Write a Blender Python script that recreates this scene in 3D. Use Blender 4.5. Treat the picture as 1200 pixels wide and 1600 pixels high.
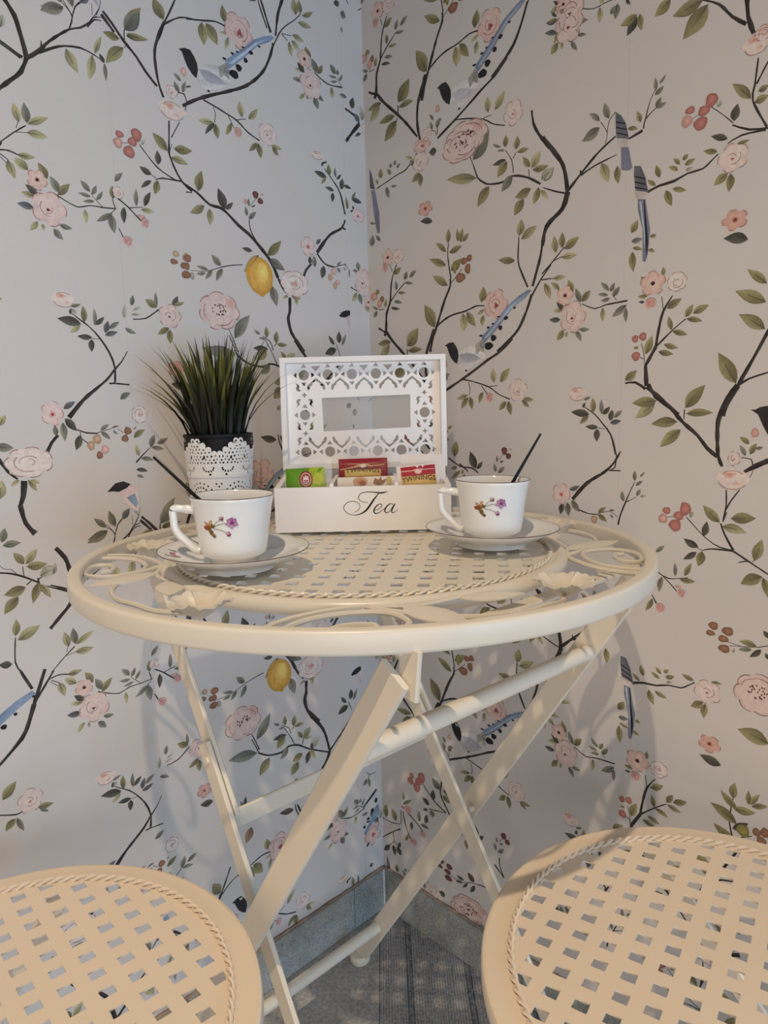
import bpy, math, random
from math import pi, sin, cos, radians, hypot, atan2, sqrt
from mathutils import Vector, Matrix

random.seed(7)
for o in list(bpy.data.objects):
    bpy.data.objects.remove(o, do_unlink=True)
scene = bpy.context.scene
COL = scene.collection

# ------------------------------------------------------------------ camera
CAM = Vector((0.01982, -0.69641, 0.85818))
PITCH, ROLL, FPX = 0.150534, -0.024298, 1094.34
fw = Vector((0, cos(PITCH), -sin(PITCH))); rt = Vector((1, 0, 0)); up = rt.cross(fw)
r2 = cos(ROLL)*rt + sin(ROLL)*up; u2 = -sin(ROLL)*rt + cos(ROLL)*up
cd = bpy.data.cameras.new('camera'); cam = bpy.data.objects.new('camera', cd); COL.objects.link(cam)
cd.sensor_fit = 'HORIZONTAL'; cd.sensor_width = 36.0; cd.lens = FPX*36.0/1200.0
cd.clip_start = 0.02
M4 = Matrix((r2, u2, -fw)).transposed().to_4x4(); M4.translation = CAM
cam.matrix_world = M4
scene.camera = cam

# ------------------------------------------------------------------ world, lights, exposure
w = bpy.data.worlds.new('World'); scene.world = w; w.use_nodes = True
w.node_tree.nodes['Background'].inputs[0].default_value = (0.90, 0.92, 1.0, 1)
w.node_tree.nodes['Background'].inputs[1].default_value = 0.04
def area(name, loc, aim, sx, sy, e, col):
    l = bpy.data.lights.new(name, 'AREA'); l.energy = e; l.color = col; l.shape = 'RECTANGLE'; l.size = sx; l.size_y = sy
    o = bpy.data.objects.new(name, l); o.location = loc; COL.objects.link(o)
    o.rotation_euler = (Vector(aim)-Vector(loc)).to_track_quat('-Z', 'Y').to_euler()
# recessed ceiling spot over the viewer's shoulder, window on the right, warm fill light added behind the viewer
ld = bpy.data.lights.new('ceiling_spot', 'SPOT'); ld.energy = 121; ld.color = (1.0, 0.79, 0.56); ld.shadow_soft_size = 0.02
ld.spot_size = radians(98); ld.spot_blend = 1.0
lo = bpy.data.objects.new('ceiling_spot', ld); lo.location = (-0.2, -1.13, 2.58); lo.rotation_euler = (radians(4), 0, 0); COL.objects.link(lo)
area('window_daylight', (1.75, -1.95, .70), (-.3, .1, .40), 1.0, 1.3, 24.5, (.24, .59, 1.0))
area('added_front_fill', (.2, -2.4, .66), (0, .4, .45), 1.6, 1.2, 21.5, (1.0, .87, .76))
scene.view_settings.view_transform = 'Standard'; scene.view_settings.look = 'None'
scene.view_settings.exposure = 0.0; scene.view_settings.gamma = 1.0; scene.view_settings.use_curve_mapping = False

# ------------------------------------------------------------------ colour and materials
def lin1(c):
    c = c/255.0
    return c/12.92 if c <= 0.04045 else ((c+0.055)/1.055)**2.4
def lin(rgb): return tuple(lin1(c) for c in rgb)
PAPER = (0.68, 0.642, 0.612)
def ink(rgb):                       # printed colour as an albedo, scaled against the bare paper (176,172,170)
    wl = lin((176, 172, 170))
    return tuple(min(0.95, a/b*p) for a, b, p in zip(lin(rgb), wl, PAPER))

def new_mat(name, color=(.8,.8,.8), rough=.5, spec=.4, bump=0, bscale=200, var=0.0, vscale=20, coat=0, attr=None, metal=0):
    m = bpy.data.materials.new(name); m.use_nodes = True
    nt = m.node_tree; b = nt.nodes['Principled BSDF']
    b.inputs['Base Color'].default_value = (*color, 1); b.inputs['Roughness'].default_value = rough
    b.inputs['Specular IOR Level'].default_value = spec; b.inputs['Metallic'].default_value = metal
    if coat: b.inputs['Coat Weight'].default_value = coat
    src = None
    if attr:
        a = nt.nodes.new('ShaderNodeVertexColor'); a.layer_name = attr; src = a.outputs['Color']
    if var:
        tc = nt.nodes.new('ShaderNodeTexCoord'); n = nt.nodes.new('ShaderNodeTexNoise')
        n.inputs['Scale'].default_value = vscale; n.inputs['Detail'].default_value = 5
        nt.links.new(tc.outputs['Object'], n.inputs['Vector'])
        mr = nt.nodes.new('ShaderNodeMapRange'); mr.inputs['From Min'].default_value = .3; mr.inputs['From Max'].default_value = .7
        mr.inputs['To Min'].default_value = 1-var; mr.inputs['To Max'].default_value = 1+var
        nt.links.new(n.outputs['Fac'], mr.inputs['Value'])
        mx = nt.nodes.new('ShaderNodeVectorMath'); mx.operation = 'SCALE'
        if src: nt.links.new(src, mx.inputs[0])
        else: mx.inputs[0].default_value = color
        nt.links.new(mr.outputs['Result'], mx.inputs['Scale']); src = mx.outputs['Vector']
    if src: nt.links.new(src, b.inputs['Base Color'])
    if bump:
        tc = nt.nodes.new('ShaderNodeTexCoord'); n = nt.nodes.new('ShaderNodeTexNoise'); n.inputs['Scale'].default_value = bscale
        nt.links.new(tc.outputs['Object'], n.inputs['Vector'])
        bp = nt.nodes.new('ShaderNodeBump'); bp.inputs['Strength'].default_value = bump; bp.inputs['Distance'].default_value = .001
        nt.links.new(n.outputs['Fac'], bp.inputs['Height']); nt.links.new(bp.outputs['Normal'], b.inputs['Normal'])
    return m

MAT = dict(
    paper=new_mat('wallpaper', PAPER, .75, .2, bump=.12, bscale=900, var=.018, vscale=9),
    plaster=new_mat('plaster', (.62,.60,.57), .9, .1, bump=.3, bscale=150),
    ink=new_mat('wallpaper_ink', (.5,.5,.5), .75, .2, attr='Col', var=.10, vscale=220),
    cream=new_mat('cream_lacquer', lin((226,217,200)), .32, .45, bump=.03, bscale=120, var=.02, vscale=14),
    seat=new_mat('cream_lacquer_seat', lin((233,216,193)), .35, .42, bump=.03, bscale=120, var=.02, vscale=12),
    china=new_mat('white_china', (.83,.83,.81), .12, .5, coat=.3),
    gold=new_mat('rim_line', lin((92,62,52)), .35, .4),
    decal=new_mat('cup_print', (.5,.5,.5), .2, .5, attr='Col', var=.12, vscale=700),
    wood=new_mat('white_painted_wood', lin((248,245,243)), .5, .35, bump=.08, bscale=260, var=.02, vscale=30),
    black=new_mat('black_plastic', (.009,.009,.010), .5, .2),
    lace=new_mat('white_lacquered_steel', (.80,.78,.75), .45, .35),
    letter=new_mat('black_lettering', (.02,.02,.022), .6, .2),
    blade=new_mat('grass_blade', (.1,.15,.05), .45, .35, attr='Col'),
    label=new_mat('packet_print', (.5,.5,.5), .35, .45, attr='Col', var=.03, vscale=160),
    foot=new_mat('plastic_foot', lin((225,215,195)), .4, .4),
)
def glassy(name, tint, alpha, rough):
    m = bpy.data.materials.new(name); m.use_nodes = True; nt = m.node_tree; b = nt.nodes['Principled BSDF']
    b.inputs['Base Color'].default_value = (*tint, 1); b.inputs['Roughness'].default_value = rough
    b.inputs['Alpha'].default_value = alpha; b.inputs['Specular IOR Level'].default_value = .8
    tc = nt.nodes.new('ShaderNodeTexCoord'); n = nt.nodes.new('ShaderNodeTexNoise'); n.inputs['Scale'].default_value = 120; n.inputs['Detail'].default_value = 3
    bp = nt.nodes.new('ShaderNodeBump'); bp.inputs['Strength'].default_value = .7 if rough < .2 and alpha > .15 else 0.0; bp.inputs['Distance'].default_value = .003
    nt.links.new(tc.outputs['Object'], n.inputs['Vector']); nt.links.new(n.outputs['Fac'], bp.inputs['Height']); nt.links.new(bp.outputs['Normal'], b.inputs['Normal'])
    return m
MAT['cello'] = glassy('clear_wrapper', (.9,.9,.9), .16, .06)
MAT['pane'] = glassy('clear_pane', (.85,.83,.82), .10, .05)

def speckle(name, c1, c2, scale, stripe=False):
    m = bpy.data.materials.new(name); m.use_nodes = True; nt = m.node_tree; b = nt.nodes['Principled BSDF']
    tc = nt.nodes.new('ShaderNodeTexCoord')
    n = nt.nodes.new('ShaderNodeTexNoise'); n.inputs['Scale'].default_value = scale; n.inputs['Detail'].default_value = 8; n.inputs['Roughness'].default_value = .75
    nt.links.new(tc.outputs['Object'], n.inputs['Vector'])
    n2 = nt.nodes.new('ShaderNodeTexNoise'); n2.inputs['Scale'].default_value = scale*.06; n2.inputs['Detail'].default_value = 3
    nt.links.new(tc.outputs['Object'], n2.inputs['Vector'])
    ad = nt.nodes.new('ShaderNodeMath'); ad.operation = 'MULTIPLY_ADD'; ad.inputs[1].default_value = .35
    nt.links.new(n2.outputs['Fac'], ad.inputs[0]); nt.links.new(n.outputs['Fac'], ad.inputs[2])
    fac = ad.outputs[0]
    if stripe:      # fine woven pin stripes running away from the viewer, with a few heavier bands
        for sc, amp in ((78.0, .16), (3.5, .20), (3.501, .20)):
            wv = nt.nodes.new('ShaderNodeTexWave'); wv.wave_type = 'BANDS'; wv.bands_direction = 'X'; wv.inputs['Scale'].default_value = sc
            wv.inputs['Distortion'].default_value = .15; wv.inputs['Detail'].default_value = 0
            nt.links.new(tc.outputs['Object'], wv.inputs['Vector']); wv.inputs['Phase Offset'].default_value = .42 if sc == 3.501 else 0
            pw = nt.nodes.new('ShaderNodeMath'); pw.operation = 'POWER'; pw.inputs[1].default_value = 2.0 if sc > 20 else 160.0
            nt.links.new(wv.outputs['Fac'], pw.inputs[0])
            sb = nt.nodes.new('ShaderNodeMath'); sb.operation = 'MULTIPLY_ADD'; sb.inputs[1].default_value = -amp
            nt.links.new(pw.outputs[0], sb.inputs[0]); nt.links.new(fac, sb.inputs[2]); fac = sb.outputs[0]
    cr = nt.nodes.new('ShaderNodeValToRGB'); cr.color_ramp.elements[0].position = .38; cr.color_ramp.elements[1].position = .92
    cr.color_ramp.elements[0].color = (*c1, 1); cr.color_ramp.elements[1].color = (*c2, 1)
    nt.links.new(fac, cr.inputs[0]); nt.links.new(cr.outputs[0], b.inputs['Base Color'])
    b.inputs['Roughness'].default_value = .55; b.inputs['Specular IOR Level'].default_value = .3
    bp = nt.nodes.new('ShaderNodeBump'); bp.inputs['Strength'].default_value = .25; bp.inputs['Distance'].default_value = .001
    nt.links.new(n.outputs['Fac'], bp.inputs['Height']); nt.links.new(bp.outputs['Normal'], b.inputs['Normal'])
    return m
MAT['tile_plain'] = speckle('floor_tile_mottled', lin((92,93,94)), lin((212,208,200)), 190)
MAT['tile_stripe'] = speckle('floor_tile_striped', lin((84,88,93)), lin((214,208,202)), 190, True)
MAT['skirt'] = speckle('skirting_tile', lin((62,68,67)), lin((206,208,202)), 330)
MAT['grout'] = new_mat('grout', lin((95,92,88)), .9, .1, var=.1, vscale=90)

# ------------------------------------------------------------------ mesh helpers
class MB:
    def __init__(s): s.v = []; s.f = []; s.c = []
    def add(s, vs, fs, cols=None):
        b = len(s.v); s.v += [tuple(v) for v in vs]; s.f += [tuple(i+b for i in f) for f in fs]
        if cols: s.c += list(cols)
        return s
    def box(s, x0, x1, y0, y1, z0, z1):
        return s.add([(x0,y0,z0),(x1,y0,z0),(x1,y1,z0),(x0,y1,z0),(x0,y0,z1),(x1,y0,z1),(x1,y1,z1),(x0,y1,z1)],
                     [(0,3,2,1),(4,5,6,7),(0,1,5,4),(1,2,6,5),(2,3,7,6),(3,0,4,7)])
    def obox(s, c, ax, ay, az):       # oriented box, half vectors
        c = Vector(c); P = []
        for k in (-1, 1):
            for i, j in ((-1,-1),(1,-1),(1,1),(-1,1)): P.append(c+i*ax+j*ay+k*az)
        return s.add(P, [(0,3,2,1),(4,5,6,7),(0,1,5,4),(1,2,6,5),(2,3,7,6),(3,0,4,7)])
    def bar(s, p0, p1, side, width, thick, ch=.0012):   # flat bar with chamfered long edges; side = direction of the thin axis
        p0, p1 = Vector(p0), Vector(p1); d = (p1-p0).normalized(); t = Vector(side).normalized(); n = d.cross(t).normalized()
        a, b = width/2, thick/2
        pr = [(-a+ch,-b),(a-ch,-b),(a,-b+ch),(a,b-ch),(a-ch,b),(-a+ch,b),(-a,b-ch),(-a,-b+ch)]
        P = [p0+n*x+t*y for x, y in pr]+[p1+n*x+t*y for x, y in pr]
        return s.add(P, [tuple(range(7,-1,-1)), tuple(range(8,16))]+[(i,(i+1)%8,8+(i+1)%8,8+i) for i in range(8)])
    def tube(s, pts, r, n=8, closed=False, caps=True):
        pts = [Vector(p) for p in pts]; N = len(pts)
        rs = r if isinstance(r, (list, tuple)) else [r]*N
        ref = Vector((0,0,1)); b0 = len(s.v)
        for i, p in enumerate(pts):
            a = pts[(i-1) % N] if (closed or i > 0) else p
            b = pts[(i+1) % N] if (closed or i < N-1) else p
            d = (b-a).normalized()
            rf = ref if abs(d.z) < .95 else Vector((1,0,0))
            x = d.cross(rf).normalized(); y = x.cross(d)
            for k in range(n):
                q = 2*pi*k/n; s.v.append(tuple(p+x*(rs[i]*cos(q))+y*(rs[i]*sin(q))))
        for i in range(N if closed else N-1):
            j = (i+1) % N
            for k in range(n):
                s.f.append((b0+i*n+k, b0+i*n+(k+1) % n, b0+j*n+(k+1) % n, b0+j*n+k))
        if caps and not closed:
            s.f.append(tuple(b0+k for k in range(n-1,-1,-1))); s.f.append(tuple(b0+(N-1)*n+k for k in range(n)))
        return s
    def lathe(s, prof, c=(0,0,0), n=64, closed=False, mat=None):
        b0 = len(s.v); N = len(prof); c = Vector(c)
        for i in range(n):
            q = 2*pi*i/n
            for r, z in prof:
                p = Vector((r*cos(q), r*sin(q), z))
                if mat: p = mat @ p
                s.v.append(tuple(c+p))
        for i in range(n):
            j = (i+1) % n
            for k in range(N if closed else N-1):
                l = (k+1) % N
                s.f.append((b0+i*N+k, b0+j*N+k, b0+j*N+l, b0+i*N+l))
        return s
    def prism(s, poly, z0, z1):      # convex polygon, vertical
        n = len(poly)
        return s.add([(x,y,z0) for x, y in poly]+[(x,y,z1) for x, y in poly],
                     [tuple(range(n-1,-1,-1)), tuple(range(n,2*n))]+[(i,(i+1)%n,n+(i+1)%n,n+i) for i in range(n)])

def wloc(o):
    p = Vector((0,0,0))
    while o: p = p+o.location; o = o.parent
    return p
def finish(name, me, mat, parent, smooth, ang=40):
    if mat: me.materials.append(MAT[mat] if isinstance(mat, str) else mat)
    if smooth:
        me.polygons.foreach_set('use_smooth', [True]*len(me.polygons))
        try: me.set_sharp_from_angle(angle=radians(ang))
        except Exception: pass
    o = bpy.data.objects.new(name, me); COL.objects.link(o); o.parent = parent
    return o
def obj(name, mb, mat, parent=None, smooth=True, ang=40, loc=None):
    off = wloc(parent) if parent else Vector((0,0,0))
    if loc is not None: off = Vector(loc)
    me = bpy.data.meshes.new(name)
    me.from_pydata([(v[0]-off.x, v[1]-off.y, v[2]-off.z) for v in mb.v], [], mb.f); me.update()
    if mb.c:
        a = me.color_attributes.new('Col', 'FLOAT_COLOR', 'POINT')
        a.data.foreach_set('color', [x for c in mb.c for x in (*c, 1.0)])
    o = finish(name, me, mat, parent, smooth, ang)
    if loc is not None: o.location = Vector(loc)-(wloc(parent) if parent else Vector((0,0,0)))
    return o
def tag(o, label=None, cat=None, group=None, kind=None):
    if label: o['label'] = label
    if cat: o['category'] = cat
    if group: o['group'] = group
    if kind: o['kind'] = kind
    return o
def thing(name, loc, label, cat, group=None):
    o = bpy.data.objects.new(name, None); o.empty_display_size = .05; o.location = loc; COL.objects.link(o)
    return tag(o, label, cat, group)
def fill2d(name, loops, thick, xform, mat, parent, bevel=0):    # flat sheet with holes, xform maps (x,y,z) to world
    cu = bpy.data.curves.new(name, 'CURVE'); cu.dimensions = '2D'; cu.fill_mode = 'BOTH'; cu.extrude = thick/2; cu.bevel_depth = bevel; cu.bevel_resolution = 1
    for lp in loops:
        sp = cu.splines.new('POLY'); sp.points.add(len(lp)-1)
        for p, (x, y) in zip(sp.points, lp): p.co = (x, y, 0, 1)
        sp.use_cyclic_u = True
    t = bpy.data.objects.new('tmp', cu); COL.objects.link(t)
    dg = bpy.context.evaluated_depsgraph_get(); me = bpy.data.meshes.new_from_object(t.evaluated_get(dg))
    bpy.data.objects.remove(t, do_unlink=True); bpy.data.curves.remove(cu)
    me.name = name; off = wloc(parent) if parent else Vector((0,0,0))
    for v in me.vertices: v.co = Vector(xform(*v.co))-off
    me.update(); me.materials.clear()
    return finish(name, me, mat, parent, False)
def circ(cx, cy, r, n=64, a0=0): return [(cx+r*cos(a0+2*pi*i/n), cy+r*sin(a0+2*pi*i/n)) for i in range(n)]
def clip(poly, planes):              # keep a*x+b*y<=c
    for a, b, c in planes:
        out = []
        for i in range(len(poly)):
            p, q = poly[i-1], poly[i]; dp, dq = a*p[0]+b*p[1]-c, a*q[0]+b*q[1]-c
            if (dp <= 0) != (dq <= 0):
                t = dp/(dp-dq); out.append((p[0]+(q[0]-p[0])*t, p[1]+(q[1]-p[1])*t))
            if dq <= 0: out.append(q)
        poly = out
        if len(poly) < 3: return []
    return poly
def parea(p): return abs(sum(p[i-1][0]*p[i][1]-p[i][0]*p[i-1][1] for i in range(len(p))))/2

# ------------------------------------------------------------------ setting
C0 = Vector((0.00462, 0.41134, 0)); YAW = 0.7799
DL = Vector((-cos(YAW), -sin(YAW), 0)); DR = Vector((sin(YAW), -cos(YAW), 0))
NL = Vector((DR.x, DR.y, 0)); NR = Vector((DL.x, DL.y, 0))       # into the room
HW, WLEN, SKH, SKT = 2.45, 1.55, .0723, .009
def wallpt(side, x, z, d=0):
    return (C0-DL*x+NL*d if side == 'L' else C0+DR*x+NR*d)+Vector((0,0,z))

def slab(side, x0, x1, z0, z1, d0, d1):
    mb = MB(); P = [wallpt(side, x, z, d) for d in (d0, d1) for x, z in ((x0,z0),(x1,z0),(x1,z1),(x0,z1))]
    return mb.add(P, [(0,1,2,3),(7,6,5,4),(0,4,5,1),(1,5,6,2),(2,6,7,3),(3,7,4,0)])
# floor: square-cut tiles laid on a bed, clipped to the two walls
def inroom(poly, m=0):
    return clip(poly, [(-NL.x, -NL.y, -(NL.x*C0.x+NL.y*C0.y)-m), (-NR.x, -NR.y, -(NR.x*C0.x+NR.y*C0.y)-m)])
fl = obj('floor', MB().prism(inroom([(-1.3,-1.9),(1.3,-1.9),(1.3,.5),(-1.3,.5)]), -.03, -.003), 'grout', None, False); tag(fl, kind='structure')
TX0, TW, TH = -0.004, .305, .305
for i in range(-4, 5):
    for j in range(-5, 5):
        x0, y0 = TX0+i*TW, .13+j*TH
        pl = inroom([(x0+.0005,y0+.0005),(x0+TW-.0005,y0+.0005),(x0+TW-.0005,y0+TH-.0005),(x0+.0005,y0+TH-.0005)], .0005)
        if len(pl) > 2 and parea(pl) > .0005 and y0 > -1.75 and abs(x0) < 1.2:
            obj('floor_tile', MB().prism(pl, -.004, 0.0), 'tile_stripe' if i % 2 == 0 else 'tile_plain', fl, False)
walls = {}
for side, nm in (('L','wall_left'), ('R','wall_right')):
    sg = -1 if side == 'L' else 1
    a, b = sorted((0 if side == 'L' else -.0, sg*WLEN))
    walls[side] = tag(obj(nm, slab(side, a, b, 0, HW, -.10, 0), 'plaster', None, False), kind='structure')
# skirting tiles with joints
for side, nm, j0 in (('L','baseboard_left',.078), ('R','baseboard_right',.29)):
    sg = -1 if side == 'L' else 1
    a, b = sorted((sg*SKT, sg*WLEN))
    bb = tag(obj(nm, slab(side, a, b, 0, SKH-.002, 0, SKT-.003), 'grout', None, False), kind='structure')
    e = [SKT+.001] + [j0+.302*k for k in range(6) if j0+.302*k < WLEN] + [WLEN]
    for k in range(len(e)-1):
        a, b = sorted((sg*(e[k]+.0006), sg*(e[k+1]-.0006)))
        obj('skirting_tile', slab(side, a, b, .001, SKH, .0005, SKT), 'skirt', bb, False)
MAT['bead'] = new_mat('warm_edge_bead', lin((168,142,122)), .8, .2, bump=.5, bscale=260, var=.45, vscale=45)  # rough dirty paper edge; warm tone partly paints the lamplight along the top
rk = random.Random(4)
for side, k in (('L', 2), ('R', 3)):
    sg = -1 if side == 'L' else 1; n = 220; pts = [wallpt(side, sg*(.006+(WLEN-.01)*i/n), SKH+.0006+rk.uniform(-.0004,.0005), .0042+rk.uniform(-.0008,.0008)) for i in range(n+1)]
    tag(obj('trim_%d' % k, MB().tube(pts, [rk.uniform(.0005,.0021) for _ in pts], 6), 'bead', None), kind='structure')
g = MB().tube([wallpt('L', -.0085, .001, .0085), wallpt('L', -.0085, SKH, .0085)], .0022, 6)
tag(obj('trim_1', g, 'wood', None), kind='structure')

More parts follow.
